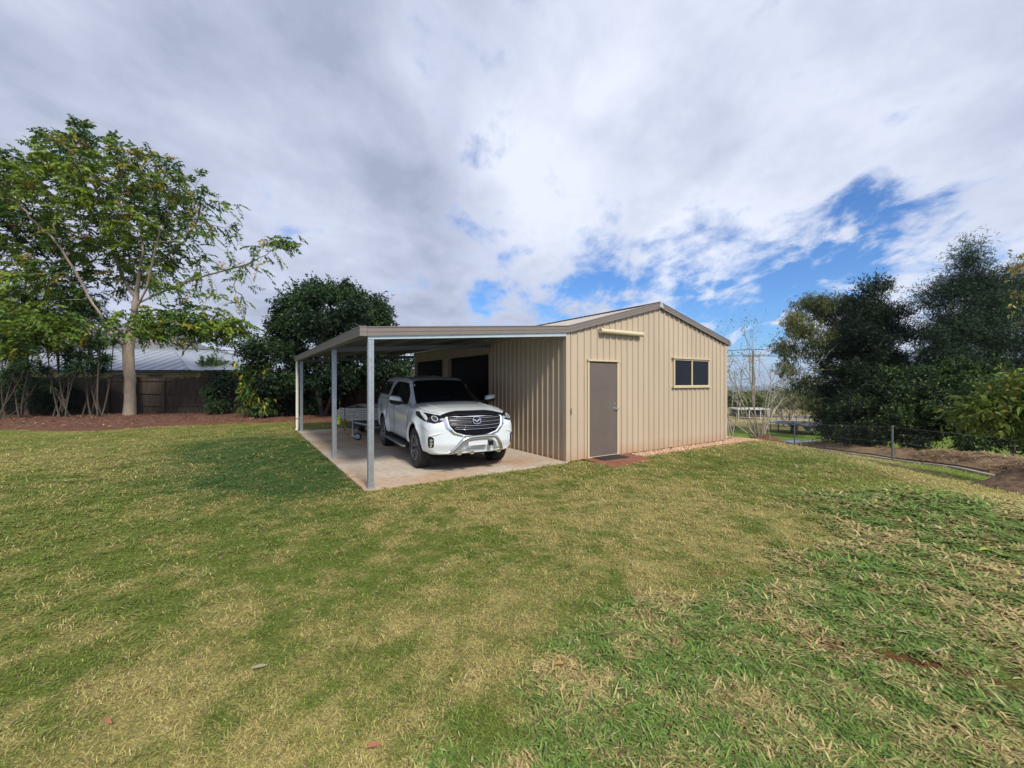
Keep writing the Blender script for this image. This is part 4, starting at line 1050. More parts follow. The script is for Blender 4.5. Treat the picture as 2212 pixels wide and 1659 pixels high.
    m=MB(); m.tube([(bx-.01,.32,.445),(bx-.01,.46,.445)],.020,10); m.build('cross_tube',pol,nb_,smooth=True)
    for y in (-.36,-.12,.42):
        m=MB(); m.prism([(bx-.20,.43),(bx-.02,.43),(bx+.00,.40),(bx-.03,.345),(bx-.20,.33)],lambda p,t: (p[0],y+(.035 if t else -.035),p[1])); m.build('bar_bracket',pol,nb_,bevel=.006)
    # ---------- wheels
    tyre=mat('tyre_rubber',(.020,.020,.020),.75,0,0,.25,20,.3,60); rimd=mat('dark_rim_paint',(.025,.026,.03),.3); rims=mat('machined_alloy',(.50,.51,.54),.25,.9)
    def wheel(x,s):
        M0=Matrix.Translation((x,s*.79,.385))@(Matrix.Identity(4) if s>0 else Matrix.Rotation(math.pi,4,'Z'))
        m=MB(); m.lathe([(.24,-.12),(.30,-.132),(.355,-.128),(.378,-.105),(.385,-.06),(.386,0),(.385,.06),(.378,.105),(.355,.128),(.30,.132),(.245,.115),(.235,.10)],56,M0)
        # tread blocks
        for k in range(56):
            a=2*math.pi*k/56
            for (yy,da) in ((-.085,0),(-.03,.05),(.03,0),(.085,.05)):
                c_,s_=math.cos(a+da),math.sin(a+da); 
                V=[]
                for (rr,) in ((.382,),(.392,)):
                    for dd in (-.016,.016):
                        for y2 in (-.022,.022):
                            V.append(M0@Vector((rr*math.cos(a+da+dd),yy+y2,rr*math.sin(a+da+dd))))
                m.add(V,[(4,5,7,6),(0,1,5,4),(2,3,7,6),(0,2,6,4),(1,3,7,5)])
        wo=empty('wheel',(0,0,0)); wo.parent=root
        m.build('tyre',tyre,wo,smooth=True,angle=50)
        m=MB(); m.lathe([(.242,.108),(.238,.118),(.226,.118),(.218,.10),(.212,.03),(.0,.02)],48,M0)
        m.build('rim',rimd,wo,smooth=True)
        m=MB(); m.tube([tuple(M0@Vector((.234*math.cos(t_*2*math.pi/40),.117,.234*math.sin(t_*2*math.pi/40)))) for t_ in range(41)],.006,6,False); m.build('rim_edge',rims,wo,smooth=True)
        for k in range(6):
            a=2*math.pi*k/6+.3
            for sg in (-1,1):
                m=MB()
                a0=a+sg*.10; a1=a+sg*.235
                def pp(r_,t_,h_): return M0@Vector((r_*math.cos(t_),h_,r_*math.sin(t_)))
                w0_,w1_=.16,.060
                V=[pp(.055,a0-.18*1,.088),pp(.055,a0+.18,.088),pp(.15,a1*.4+a0*.6+.085,.100),pp(.228,a1+.050,.112),pp(.228,a1-.050,.112),pp(.15,a1*.4+a0*.6-.075,.100)]
                V2=[pp(.055,a0-.2,.05),pp(.055,a0+.2,.05),pp(.15,a1*.4+a0*.6+.10,.055),pp(.228,a1+.06,.06),pp(.228,a1-.06,.06),pp(.15,a1*.4+a0*.6-.09,.055)]
                m.add(V+V2,[(0,1,2,5),(5,2,3,4)]+[(i,(i+1)%6,(i+1)%6+6,i+6) for i in range(6)])
                m.build('spoke',rims,wo)
        m=MB(); m.lathe([(.0,.104),(.030,.102),(.036,.09),(.05,.085),(.055,.05)],20,M0); m.build('hub_cap',rimd,wo,smooth=True)
    for x in (0,-3.125):
        for s in (-1,1): wheel(x,s)
    # interior suggestion is behind tinted glass; wipers
    for y0 in (-.55,.05):
        m=MB(); P3=warp([(-.60,y0,top_z(-.60,y0)+.014),(-.63,y0+.30,top_z(-.63,y0+.30)+.016),(-.66,y0+.58,top_z(-.66,y0+.58 if y0<0 else .60)+.016)]); m.tube([tuple(p) for p in P3],.007,6); m.build('wiper',blk,body)
    return root
ute()

# ================================================================== box trailer
def trailer():
    o=Vector((-4.35,12.9,0)); root=empty('box_trailer',tuple(o),R(12),'galvanised box trailer with folding jockey wheel parked behind the white utility','trailer')
    gal=mat('trailer_galvanised',(.40,.41,.40),.45,.5,0,.25,9); blk=bpy.data.materials['black_rubber']; 
    # local: x right, y away from viewer, front of the tray at y=0
    m=MB(); m.box((-.80,0,.46),(1.15,2.6,.50)); m.build('floor',gal,root)
    def ribbed(name,x0,x1,y0,y1):
        m=MB(); 
        prof=[(.50,0),(.56,0),(.575,.025),(.625,.025),(.64,0),(.70,0),(.715,.03),(.76,.03),(.775,0),(.80,0),(.805,.025),(.84,.025),(.84,-.01)]
        if abs(x1-x0)>abs(y1-y0):
            V=[(x0,y0-d,z) for z,d in prof]+[(x1,y0-d,z) for z,d in prof]
        else:
            V=[(x0-d,y0,z) for z,d in prof]+[(x0-d,y1,z) for z,d in prof]
        n=len(prof); m.add(V,[(i,i+n,i+1+n,i+1) for i in range(n-1)]); return m.build(name,gal,root)
    ribbed('front_panel',-.77,1.15,0,0); ribbed('side_panel',-.80,-.80,0,2.6); ribbed('side_panel',1.15,1.15,0,2.6); ribbed('tailgate',-.80,1.15,2.6,2.6)
    m=MB(); m.prism([(-.02,.50),(-.02,.76),(.07,.86),(.16,.86),(.16,.50)],lambda p,t:(-1.0+p[0]*1.3,-.02 if t else -.012,p[1])); m.prism([(-1.006,.76),(-1.006,.50),(-1.0,.50),(-1.0,.76)],lambda p,t:(p[0],.18 if t else -.02,p[1])); m.build('corner_plate',gal,root)
    for k,(x,z) in enumerate(((-.87,.81),(-.85,.70))):
        m=MB(); m.tube([(x,-.021,z),(x,-.030,z)],.014,8); m.build('latch_hole',blk,root)
    # drawbar with dark toolbox below the tray
    m=MB(); m.prism([(-.62,.26),(-.62,.42),(-.54,.47),(.55,.47),(.55,.26)],lambda p,t:(p[0],-.02 if t else .50,p[1])); m.build('toolbox',mat('black_toolbox',(.02,.022,.025),.5),root,bevel=.015)
    m=MB(); m.box((-.66,-.05,.22),(-.35,.02,.33)); m.build('bumper_step',mat('dark_grey_plastic',(.04,.045,.05),.6),root,bevel=.01)
    m=MB(); m.tube([(.85,.2,.40),(.15,-1.15,.42)],.03,6); m.tube([(-.60,.2,.40),(.08,-1.15,.42)],.03,6); m.tube([(.1,-1.1,.42),(.1,-1.35,.43)],.035,8); m.build('drawbar',gal,root)
    m=MB(); m.tube([(-.42,-1.03,.68),(-.40,-1.03,.70),(-.38,-1.05,.14)],[.012,.016,.022],10); jw=m.build('jockey_wheel',gal,root,smooth=True)
    m=MB(); m.tube([(-.62,-1.03,.665),(-.40,-1.03,.705)],.010,8); m.build('crank_handle',gal,jw,smooth=True)
    m=MB(); m.prism([(-.435,.19),(-.36,.16),(-.24,.085),(-.27,.05),(-.40,.11)],lambda p,t:(p[0],-1.09 if t else -1.085,p[1])); m.build('fork',gal,jw)
    m=MB(); m.lathe([(.0,-.03),(.085,-.03),(.10,-.02),(.105,0),(.10,.02),(.085,.03),(0,.03)],24,Matrix.Translation((-.25,-1.05,.105))); m.build('jockey_tyre',blk,jw,smooth=True)
    m=MB(); m.lathe([(.065,-.036),(.0,-.038)],20,Matrix.Translation((-.25,-1.05,.105))); m.lathe([(.065,-.036),(.068,-.03)],20,Matrix.Translation((-.25,-1.05,.105))); m.build('jockey_hub',mat('pale_blue_hub',(.25,.40,.55),.5),jw)
    for x in (-.45,.95):
        m=MB(); m.lathe([(0,-.09),(.2,-.09),(.29,-.08),(.305,-.05),(.305,.05),(.29,.08),(.2,.09),(0,.09)],28,Matrix.Translation((x,1.15,.305))@Matrix.Rotation(math.pi/2,4,'Z')); m.build('tyre',blk,root,smooth=True)
    # chains hanging at the corner
    m=MB()
    m.tube([(-.78,-.06,.52),(-.72,-.07,.40),(-.69,-.06,.24),(-.76,-.06,.17),(-.81,-.05,.28)],.016,6); m.build('chain',mat('rusty_chain',(.10,.06,.04),.9,.2,0,.4,40),root)
    # hi-vis lock
    lk=MB(); yel=mat('fluoro_yellow_plastic',(.62,.85,.02),.4)
    lp=empty('wheel_clamp',tuple(o+Vector((-.90,-.32,.0))),0,'fluorescent yellow lock hanging on the left front corner of the box trailer','lock')
    m=MB(); m.tube([(.065*math.cos(t_*math.pi/10),0,.60+.032*math.sin(t_*math.pi/10)) for t_ in range(21)],.013,8,False); m.build('ring_handle',yel,lp,smooth=True)
    m=MB(); m.lathe([(0,.555),(.028,.555),(.022,.52),(.05,.49),(.055,.40),(.062,.38),(0,.375)],14,Matrix.Translation((.03,0,0)),'z'); m.build('lock_body',yel,lp,smooth=True)
    return root
trailer()

# ================================================================== vegetation
def px(p,y,d):
    """a point at depth d seen at p,y of the 2212 wide frame -> world (used to read positions off the plan)"""
    return ((p-1106)/F0*d, d, H0+(825-y)/F0*d)
def skeleton(base,trunk,att,step=.35,kill=.7,infl=3.5,iters=90,seed=0,up=.0,extra=None):
    """space colonisation. trunk: list of points; att: (n,3) attractors. returns nodes,parent"""
    rg=np.random.default_rng(seed)
    nodes=[]; par=[]
    for chain in trunk:
        start=-1
        pts=[np.array(p,float) for p in chain]
        if nodes:
            dd=[np.linalg.norm(n-pts[0]) for n in nodes]; start=int(np.argmin(dd))
        else: nodes.append(pts[0]); par.append(-1); start=0
        cur=start
        for a,b in zip(pts[:-1],pts[1:]):
            k=max(1,int(np.linalg.norm(b-a)/step))
            for j in range(1,k+1):
                nodes.append(a+(b-a)*j/k+rg.normal(size=3)*step*.03); par.append(cur); cur=len(nodes)-1
    att=np.array(att,float); alive=np.ones(len(att),bool)
    Nn=np.array(nodes)
    dmin=np.full(len(att),1e9); near=np.zeros(len(att),int)
    def upd(lo):
        nonlocal dmin,near
        for i in range(lo,len(nodes)):
            d=np.linalg.norm(att-nodes[i],axis=1); m=d<dmin; dmin[m]=d[m]; near[m]=i
    upd(0)
    for it in range(iters):
        alive&=dmin>kill
        act=alive&(dmin<infl)
        if not act.any():
            if not alive.any(): break
            act=alive&(dmin<infl*3)
            if not act.any(): break
        lo=len(nodes); 
        ids=near[act]; dv=att[act]-np.array(nodes)[ids]; dv/=np.linalg.norm(dv,axis=1,keepdims=True)+1e-9
        for i in np.unique(ids):
            v=dv[ids==i].sum(0); v=v/(np.linalg.norm(v)+1e-9)+np.array([0,0,up])+rg.normal(size=3)*.22
            v/=np.linalg.norm(v)+1e-9
            nodes.append(nodes[i]+v*step); par.append(int(i))
        upd(lo)
        if len(nodes)>6500: break
    return np.array(nodes),np.array(par)
def radii(nodes,par,tip,expo=2.4,r0=None):
    n=len(nodes); acc=np.zeros(n); ch=np.zeros(n,int)
    for i in range(n-1,0,-1):
        if acc[i]==0: acc[i]=tip**expo
        acc[par[i]]+=acc[i]; ch[par[i]]+=1
    r=acc**(1/expo)
    if r0: 
        # stretch so that the base has the wanted radius
        k=math.log(r0/tip)/math.log(r[0]/tip); r=tip*(r/tip)**k
    return r,ch
def tubes(nodes,par,r,parent,matr,name='trunk',sides=6,minr=0,wob=0,base=None):
    """continuous tapering chains"""
    n=len(nodes); kids=[[] for _ in range(n)]
    for i in range(1,n): kids[par[i]].append(i)
    m=MB(); starts=[(0,None)]
    b=np.array(base) if base is not None else np.zeros(3)
    while starts:
        i,p=starts.pop(); ch=[] if p is None else [p]; c=i
        while True:
            ch.append(c)
            ks=sorted(kids[c],key=lambda k:-r[k])
            if not ks: break
            for k in ks[1:]:
                if r[k]>=minr: starts.append((k,c))
            if r[ks[0]]<minr: break
            c=ks[0]
        if len(ch)<2: continue
        rr=[float(r[k]) for k in ch]
        if p is not None: rr[0]=min(rr[0],rr[1]*1.25)
        sd=sides if rr[0]>.06 else (5 if rr[0]>.02 else 3)
        m.tube([tuple(nodes[k]-b) for k in ch],rr,sd,False)
    o=m.build(name,matr,parent,smooth=True,angle=70); return o
def leafmesh(name,pos,dirs,ln,wd,cols,parent,matr,base,fold=.25,droop=.15,two=False,up=None):
    """one rhombic leaf per position. dirs unit (n,3)"""
    n=len(pos); 
    rv=RNG.normal(size=(n,3)) if up is None else np.tile(np.array(up,float),(n,1))+RNG.normal(size=(n,3))*.35
    w=np.cross(dirs,rv); w/=np.linalg.norm(w,axis=1,keepdims=True)+1e-9
    nn=np.cross(w,dirs)
    P=np.zeros((n,4,3)); L_=ln[:,None]; W_=wd[:,None]
    P[:,0]=pos; mid=pos+dirs*L_*.45
    P[:,1]=mid+w*W_*.5+nn*W_*fold; P[:,3]=mid-w*W_*.5+nn*W_*fold
    P[:,2]=pos+dirs*L_+np.array([0,0,-1])*L_*droop
    P-=np.array(base)
    me=mesh_np(name,P.reshape(-1,3),np.arange(4*n),4,False,np.repeat(cols,4,0))
    return link(name,me,matr,parent)
def unit(v): return v/(np.linalg.norm(v,axis=-1,keepdims=True)+1e-9)
M_leaf=vmat('leaf',.5,.30,0,spec=.35); M_leafd=vmat('leaf_dense',.55,.18,0,spec=.3)
def bark(name,c1,c2,sc=3): return mat(name,c1,.9,0,0,.4,sc,.6,12,col2=c2,stretch=(1,1,.35))
bk_grey=bark('grey_bark',(.30,.25,.20),(.15,.12,.10)); bk_dark=bark('dark_bark',(.09,.07,.055),(.04,.03,.025)); bk_stem=bark('brown_grey_stem',(.10,.085,.068),(.035,.028,.023)); bk_pale=bark('pale_bark',(.42,.38,.32),(.22,.19,.15))
def palette(n,pal,wts,var=.25):
    p=np.array(pal,float)[RNG.choice(len(pal),n,p=np.array(wts)/sum(wts))]
    return p*RNG.uniform(1-var,1+var,(n,1))
def clump_tone(pos,pal_a,pal_b,scale,seed):
    t=np.clip((fbm(pos[:,0]*scale+pos[:,2]*scale*.7,pos[:,1]*scale+pos[:,2]*scale,seed,3)-.35)/.3,0,1)[:,None]
    return np.array(pal_a)*(1-t)+np.array(pal_b)*t
def attract(ells,n,seed,shell=.55):
    rg=np.random.default_rng(seed); out=[]; vol=np.array([e[3]*e[4]*e[5] for e in ells]); 
    for e,k in zip(ells,(vol**.8/ (vol**.8).sum()*n).astype(int)+1):
        d=unit(rg.normal(size=(k,3))); r=rg.uniform(shell**3,1,k)**(1/3)
        out.append(np.array(e[:3])+d*r[:,None]*np.array(e[3:6]))
    return np.concatenate(out)

# ---- big tree on the left: pale limbs, long pinnate leaves ------------
def big_tree():
    b=np.array(px(280,901,19.6)); b[2]=.0; D=19.6
    root=empty('tree',tuple(b),0,'large spreading tree with pale forked trunk and yellowing feathery leaves by the timber fence','tree')
    P=lambda x,y,d=0: np.array(px(x,y,D+d))
    trunk=[[b,P(282,860),P(279,800),P(276,752),P(283,725)],
      [P(283,725),P(288,690,.2),P(295,640,.3),P(300,590,.1),P(310,545,-.3),P(305,480,0)],
      [P(288,700),P(300,655,-.6),P(318,620,-.7),P(330,560,-.8),P(345,500,-1.0)],
      [P(279,735),P(255,712,-.6),P(225,690,-1.0),P(190,640,-1.2),P(165,590,-1.5),P(120,520,-2)],
      [P(276,752),P(250,728,.5),P(222,700,.8),P(180,655,1.2),P(150,600,1.5)],
      [P(262,742),P(225,727,-.3),P(160,727,-.8),P(110,737,-1.3)],
      [P(295,655),P(330,640,.6),P(375,620,.7),P(430,600,1.0),P(480,585,1.2)],
      [P(300,700),P(345,683,-.4),P(400,668,-.8),P(450,670,-1.0),P(520,690,-1.2)],
      [P(290,640),P(265,600,.9),P(245,540,1.2),P(235,470,1.4)],
      [P(305,590),P(350,560,1.2),P(400,520,1.5),P(430,470,1.2)],
      [P(480,585,1.2),P(530,572,.8),P(575,550,.4),P(612,518,.3)],
      [P(285,730),P(330,722,.3),P(370,735,.5),P(420,725,.5)]]
    E=lambda x,y,rx,ry,rz=None,d=0: (*px(x,y,D+d),rx/F0*D,(rz if rz else rx/F0*D*.9),ry/F0*D)
    ells=[E(250,420,150,130,3.6),E(330,430,130,90,3.0),E(120,460,130,120,3.2,-.5),E(20,520,120,140,3.2,0),E(200,330,90,50,2.0),E(90,360,70,45,1.8),E(430,420,70,55,1.8),
          E(440,540,110,70,2.6,.5),E(520,600,60,50,1.6,.6),E(480,480,60,45,1.5,.5),E(60,640,110,70,2.5,-1),E(560,570,45,25,.9,.3),E(-120,520,120,150,3),E(200,560,120,80,2.8,1.2),E(330,560,110,70,2.5,1.2),E(450,640,90,40,1.6,0)]
    att=attract(ells,1900,5,.35)
    att=att[att[:,2]>3.0]
    nodes,par=skeleton(b,trunk,att,.33,.55,3.0,70,3,up=.03)
    r,ch=radii(nodes,par,.0095,2.3,.22)
    r=np.where(nodes[:,2]<1.2,r*(1+.28*(1-np.clip(nodes[:,2]/1.2,0,1))**1.5),r)*np.where((nodes[:,2]>4.0)&(r>.05),.80,1)
    tubes(nodes,par,r,root,bk_grey,'trunk',9,0,base=b)
    # leaves: pinnate fronds on the thin twigs
    thin=np.where((r<.030)&(nodes[:,2]>2.9))[0]; dv=nodes-nodes[np.maximum(par,0)]
    rx=nodes[thin,0]/nodes[thin,1]*F0+1106; ry=825-(nodes[thin,2]-H0)/nodes[thin,1]*F0
    # right side is sparse
    pr=np.clip(1.12-.88*sst(250,520,rx),.24,1.2)*(.70+.9*(fbm(nodes[thin,0]*.7,nodes[thin,2]*.7+nodes[thin,1]*.4,61,3)-.35))
    pr*=1-.55*blobw(rx,ry,320,640,120,60)
    ends=ch[thin]==0
    fr_p=[];fr_d=[]
    for k,i in enumerate(thin):
        c=(6 if ends[k] else 2.6); c=int(c)+(RNG.random()<.4)
        for q in range(c):
            if RNG.random()<pr[k]:
                d=unit(dv[i]*3+RNG.normal(size=3)*.75+np.array([0.15,0,-.05])*1); fr_p.append(nodes[i]+dv[i]*RNG.uniform(-.5,.3)); fr_d.append(d)
    # low outlying sprays like those under the crown
    for (x,y,d_,n_) in ((80,700,-2.5,150),(40,740,-2,60),(415,700,-1.0,110),(470,712,-1.0,90),(340,690,-2.0,90),(300,715,-2.2,50),(610,520,.3,34),(500,700,-1,40),(30,350,0,20),(0,380,0,40)):
        c=np.array(px(x,y,D+d_)); 
        for _ in range(n_): fr_p.append(c+RNG.normal(size=3)*np.array([.75,.6,.28])*(1 if n_>40 else .45)); fr_d.append(unit(RNG.normal(size=3)*np.array([1,1,.35])+np.array([.2,0,-.1])))
    A=np.array(fr_p); Dd=np.array(fr_d); n=len(A); 
    print('fronds',n,'nodes',len(nodes))
    Lf=RNG.uniform(.35,.70,n); K=7
    pos=[];dr=[];ci=[]
    side=unit(np.cross(Dd,np.array([0,0,1.])+RNG.normal(size=(n,3))*.25))
    tone=clump_tone(A,(.030,.080,.012),(.150,.225,.024),.55,63)
    yel=(fbm(A[:,0]*.8+4,A[:,2]*.9+A[:,1]*.5,66,3)>.62)&(RNG.random(n)<.45)
    tone[yel]=np.array([.32,.27,.04])*RNG.uniform(.7,1.2,(yel.sum(),1))
    tone[RNG.random(n)<.03]=np.array([.36,.22,.04]); tone*=RNG.uniform(.75,1.3,(n,1))
    for k in range(K):
        t=(k+.6)/K; c=A+Dd*(Lf*t)[:,None]+np.array([0,0,-1])*(Lf*.35*t*t)[:,None]
        for s in (-1,1):
            pos.append(c); dr.append(unit(side*s+Dd*.55+np.array([0,0,-.35])+RNG.normal(size=(n,3))*.15)); ci.append(tone)
    pos.append(A+Dd*Lf[:,None]+np.array([0,0,-1])*(Lf*.35)[:,None]); dr.append(unit(Dd+np.array([0,0,-.5]))); ci.append(tone)
    pos=np.concatenate(pos); dr=np.concatenate(dr); ci=np.concatenate(ci); N_=len(pos)
    leafmesh('crown',pos,dr,RNG.uniform(.13,.23,N_),RNG.uniform(.06,.10,N_),ci,root,M_leaf,b)
big_tree()

# ---- generic dense tree -------------------------------------------------
def dense_tree(name,label,cat,base,trunks,ells,nleaf,ll,lw,pa,pb,natt=500,step=.4,tip=.012,r0=.16,bk=bk_dark,group=None,seed=1,shell=.5,dirbias=(0,0,-.1),tonesc=.7,matr=None,spread=.28,pale=None,minr=.0,loose=0,fold=.25,kill=.8,droop=.15,cluster=8):
    b=np.array(base,float)
    root=empty(name,tuple(b),0,label,cat,group)
    att=attract(ells,natt,seed,shell)
    nodes,par=skeleton(b,trunks,att,step,kill,4,60,seed)
    r,ch=radii(nodes,par,tip,2.3,r0)
    tubes(nodes,par,r,root,bk,'trunk',7,minr,base=b)
    thin=np.where(r<max(tip*2.2,tip+.006))[0]
    ntw=max(1,nleaf//cluster)
    # leaf twigs: short shoots round thin nodes, more in the outer shell
    ti=thin[RNG.integers(0,len(thin),ntw)]; c=nodes[ti]+RNG.normal(size=(ntw,3))*spread*np.array([1,1,.8])
    cen=np.mean([e[:3] for e in ells],axis=0); td=unit(unit(c-cen)*.8+RNG.normal(size=(ntw,3))*.8+np.array([0,0,.2]))
    tl=RNG.uniform(.5,1.2,ntw)*ll*2.6
    idx=np.repeat(np.arange(ntw),cluster); t=RNG.random(len(idx))
    pos=c[idx]+td[idx]*(tl[idx]*t)[:,None]+RNG.normal(size=(len(idx),3))*ll*.15; n=len(pos)
    dr=unit(td[idx]*.7+RNG.normal(size=(n,3))*.75+np.array(dirbias))
    col=clump_tone(c,pa,pb,tonesc,seed+9)[idx]*RNG.uniform(.7,1.35,(n,1))
    if pale is not None:
        k=RNG.random(n)<pale[3]; col[k]=np.array(pale[:3])
    leafmesh('crown',pos,dr,ll*RNG.uniform(.65,1.3,n),lw*RNG.uniform(.7,1.3,n),col,root,matr or M_leafd,b,fold=fold,droop=droop)
    return root
def EL(x,y,rx,ry,D,rz=None): return (*px(x,y,D),rx/F0*D,rz if rz else min(rx,ry)/F0*D*1.1,ry/F0*D)

# dark round tree behind the carport
D=18.8; b=np.array([px(700,905,D)[0],D,0])
P=lambda x,y,d=0: np.array(px(x,y,D+d))
dense_tree('tree','dense dark green round crowned tree rising behind the carport roof','tree',b,
  [[b,P(690,870),P(680,820),P(690,760),P(700,700)],[b,P(715,860),P(735,820),P(755,760)],[P(685,840),P(655,790),P(630,740)]],
  [EL(725,690,105,85,D,2.6),EL(670,690,70,70,D,2.0),EL(610,760,68,58,D,1.8),EL(640,830,75,40,D,1.4),EL(740,630,30,40,D,.9),EL(660,640,45,40,D,1.2),EL(800,690,55,55,D,1.6),EL(840,790,60,55,D,1.7),EL(720,800,110,50,D,2.3),EL(590,850,40,30,D,1)],
  110000,.12,.062,(.010,.026,.011),(.034,.072,.022),800,.4,.012,.15,seed=21,shell=.6,spread=.22)
# leafy vine mass on the fence, yellow leaved shrub
D=19.6; b=np.array([px(480,905,D)[0],D,0]); P=lambda x,y,d=0: np.array(px(x,y,D+d))
dense_tree('shrub','dark glossy climbing shrub hanging over the timber fence','shrub',b,[[b,P(480,860),P(475,820)]],[EL(475,850,38,48,D,.7),EL(492,815,34,24,D,.7)],15000,.09,.05,(.010,.026,.014),(.030,.065,.024),130,.25,.008,.05,seed=22,spread=.16)
D=18.3; b=np.array([px(565,907,D)[0],D,0]); P=lambda x,y,d=0: np.array(px(x,y,D+d))
dense_tree('shrub','green shrub with hanging yellow leaves between the vine and the downpipe','shrub',b,[[b,P(562,880),P(560,850),P(575,790)]],[EL(560,865,46,26,D,.9),EL(545,840,40,16,D,.8),EL(580,795,28,16,D,.5),EL(515,808,14,10,D,.4)],2300,.20,.085,(.022,.065,.016),(.060,.125,.022),120,.25,.008,.04,seed=23,spread=.14,pale=(.42,.30,.03,.12),droop=.5,cluster=5)
# small light green tree beyond the fence, and one by the shed's far corner
D=30; b=np.array([px(480,860,D)[0],D,0]); P=lambda x,y,d=0: np.array(px(x,y,D+d))
dense_tree('tree','light green bushy tree beyond the fence at the end of the grey roof','tree',b,[[b,P(478,800)]],[EL(455,790,32,14,D,.9),EL(490,800,40,18,D,1)],7000,.12,.07,(.05,.10,.03),(.14,.22,.05),120,.4,.012,.08,seed=24)
D=26; b=np.array([px(872,880,D)[0],D,0]); P=lambda x,y,d=0: np.array(px(x,y,D+d))
dense_tree('tree','pale green shrubby tree showing between the canopy and the far shed corner','tree',b,[[b,P(872,830)]],[EL(872,815,28,30,D,.9)],6000,.12,.06,(.05,.09,.03),(.15,.20,.06),100,.4,.012,.08,seed=25)

# ---- dracaena clumps ---------------------------------------------------
def dracaena(x0,D,stems,label,seed):
    rg=np.random.default_rng(seed); b=np.array([px(x0,900,D)[0],D,0.05])
    root=empty('dracaena',tuple(b),0,label,'dracaena','clumps of dracaena along the fence')
    m=MB(); pos=[];dr=[];tn=[];ln=[]
    for (tx,ty) in stems:
        top=np.array(px(tx,ty,D+rg.uniform(-.8,.6))); p0=b+np.array([rg.uniform(-.5,.5),rg.uniform(-.3,.3),0]); 
        k1=p0*.6+top*.4+np.array([rg.uniform(-.35,.35),0,-.2]); pts=[]
        for j in range(10):
            t=j/9; pts.append((1-t)**2*p0+2*t*(1-t)*k1+t*t*top)
        m.tube([tuple(q-b) for q in pts],[.036-.018*j/9 for j in range(10)],6)
        heads=[(top,unit(pts[-1]-pts[-2]))]
        for _ in range(rg.integers(0,3)):
            q=pts[rg.integers(4,8)]; e=q+np.array([rg.uniform(-.6,.6),rg.uniform(-.3,.3),rg.uniform(.35,.9)]); m.tube([tuple(q-b),tuple((q+e)/2-b+np.array([.03,0,0])),tuple(e-b)],[.02,.016,.015],5); heads.append((e,unit(e-q)))
        for h,d in heads:
            n=64; dd=unit(rg.normal(size=(n,3))+d*.75); pos.append(np.tile(h,(n,1))-dd*.02+d*rg.uniform(-.22,.05,(n,1))); dr.append(dd); ln.append(rg.uniform(.32,.62,n)); 
            c=np.array([[.020,.050,.020],[.045,.095,.030]])[rg.integers(0,2,n)]*rg.uniform(.6,1.5,(n,1)); tn.append(c)
    m.build('stem',bk_stem,root,smooth=True,angle=80)
    pos=np.concatenate(pos);dr=np.concatenate(dr);ln=np.concatenate(ln);tn=np.concatenate(tn)
    # strap leaves in two pieces so they arch
    n=len(pos); w=unit(np.cross(dr,RNG.normal(size=(n,3)))); W_=.018; mid=pos+dr*(ln*.55)[:,None]; tip=mid+unit(dr+np.array([0,0,-.55]))*(ln*.5)[:,None]
    V=np.stack([pos-w*W_*.6,pos+w*W_*.6,mid+w*W_,mid-w*W_,tip],1)-b
    bb=np.arange(n)[:,None]*5; fi=np.concatenate([bb+np.array([[0,1,2,3]]),bb+np.array([[3,2,4]])],1).ravel()
    link('crown',mesh_np('crown',V.reshape(-1,3),fi,np.tile([4,3],n),False,np.repeat(tn,5,0)),M_leafd,root)
dracaena(20,17.8,[(-30,760),(10,730),(40,765),(60,790),(0,700),(80,740),(30,800),(95,800)],'leftmost dracaena clump by the fence, half cut by the left edge of the picture',31)
dracaena(130,18.4,[(100,740),(120,690),(140,760),(160,720),(90,790),(150,800),(175,770),(130,640)],'dracaena clump with leaning grey stems, left of the clump beside the tree trunk',32)
dracaena(205,18.9,[(185,700),(200,660),(215,740),(235,690),(190,780),(225,780),(245,740),(180,735),(160,660),(215,800)],'tallest dracaena clump, the one just left of the big pale tree trunk',33)
# dark evergreen filling the far left behind the dracaenas
D=20.0; b=np.array([px(60,900,D)[0],D,0]); P=lambda x,y,d=0: np.array(px(x,y,D+d))
dense_tree('tree','dark bushy evergreen filling the left edge behind the dracaenas','tree',b,[[b,P(60,840),P(55,760)]],[EL(40,690,90,55,D,1.2),EL(150,680,70,50,D,.9),EL(20,830,60,45,D,.8),EL(130,850,50,35,D,.6)],26000,.16,.045,(.010,.026,.014),(.032,.070,.022),260,.45,.012,.12,seed=34,spread=.25)

# ================================================================== timber fence on the left
def timber_fence():
    m_f=mat('weathered_timber',(.088,.065,.049),.9,0,0,.5,3.5,.4,20,col2=(.018,.014,.012),stretch=(6,6,.6))
    root=empty('timber_fence',(-12,20.7,0),0,'weathered dark timber paling fence along the back of the garden bed','fence')
    x=-32.0; rg=np.random.default_rng(3); m=MB()
    while x<2.5:
        h=1.86+rg.uniform(-.03,.03); w=.098; y=20.66+rg.uniform(-.004,.004)
        m.box((x+12,y-20.7,0),(x+w+12,y+.018-20.7,h)); x+=w+rg.choice([.002,.003,.006,.018],p=[.5,.3,.15,.05])
    m.build('palings',m_f,root)
    for z in (.45,1.05,1.70):
        m=MB(); m.box((-20,-.085,z),(14.5,-.045,z+.075)); m.build('rail',m_f,root)
    m=MB(); m.box((-20,-.075,1.872),(14.5,.0,1.90)); m.build('capping',m_f,root)
    x=-31
    while x<2.5:
        m=MB(); m.box((x+12,-.165,-.05),(x+.11+12,-.0855,1.865)); m.build('fence_post',m_f,root); x+=2.75
timber_fence()

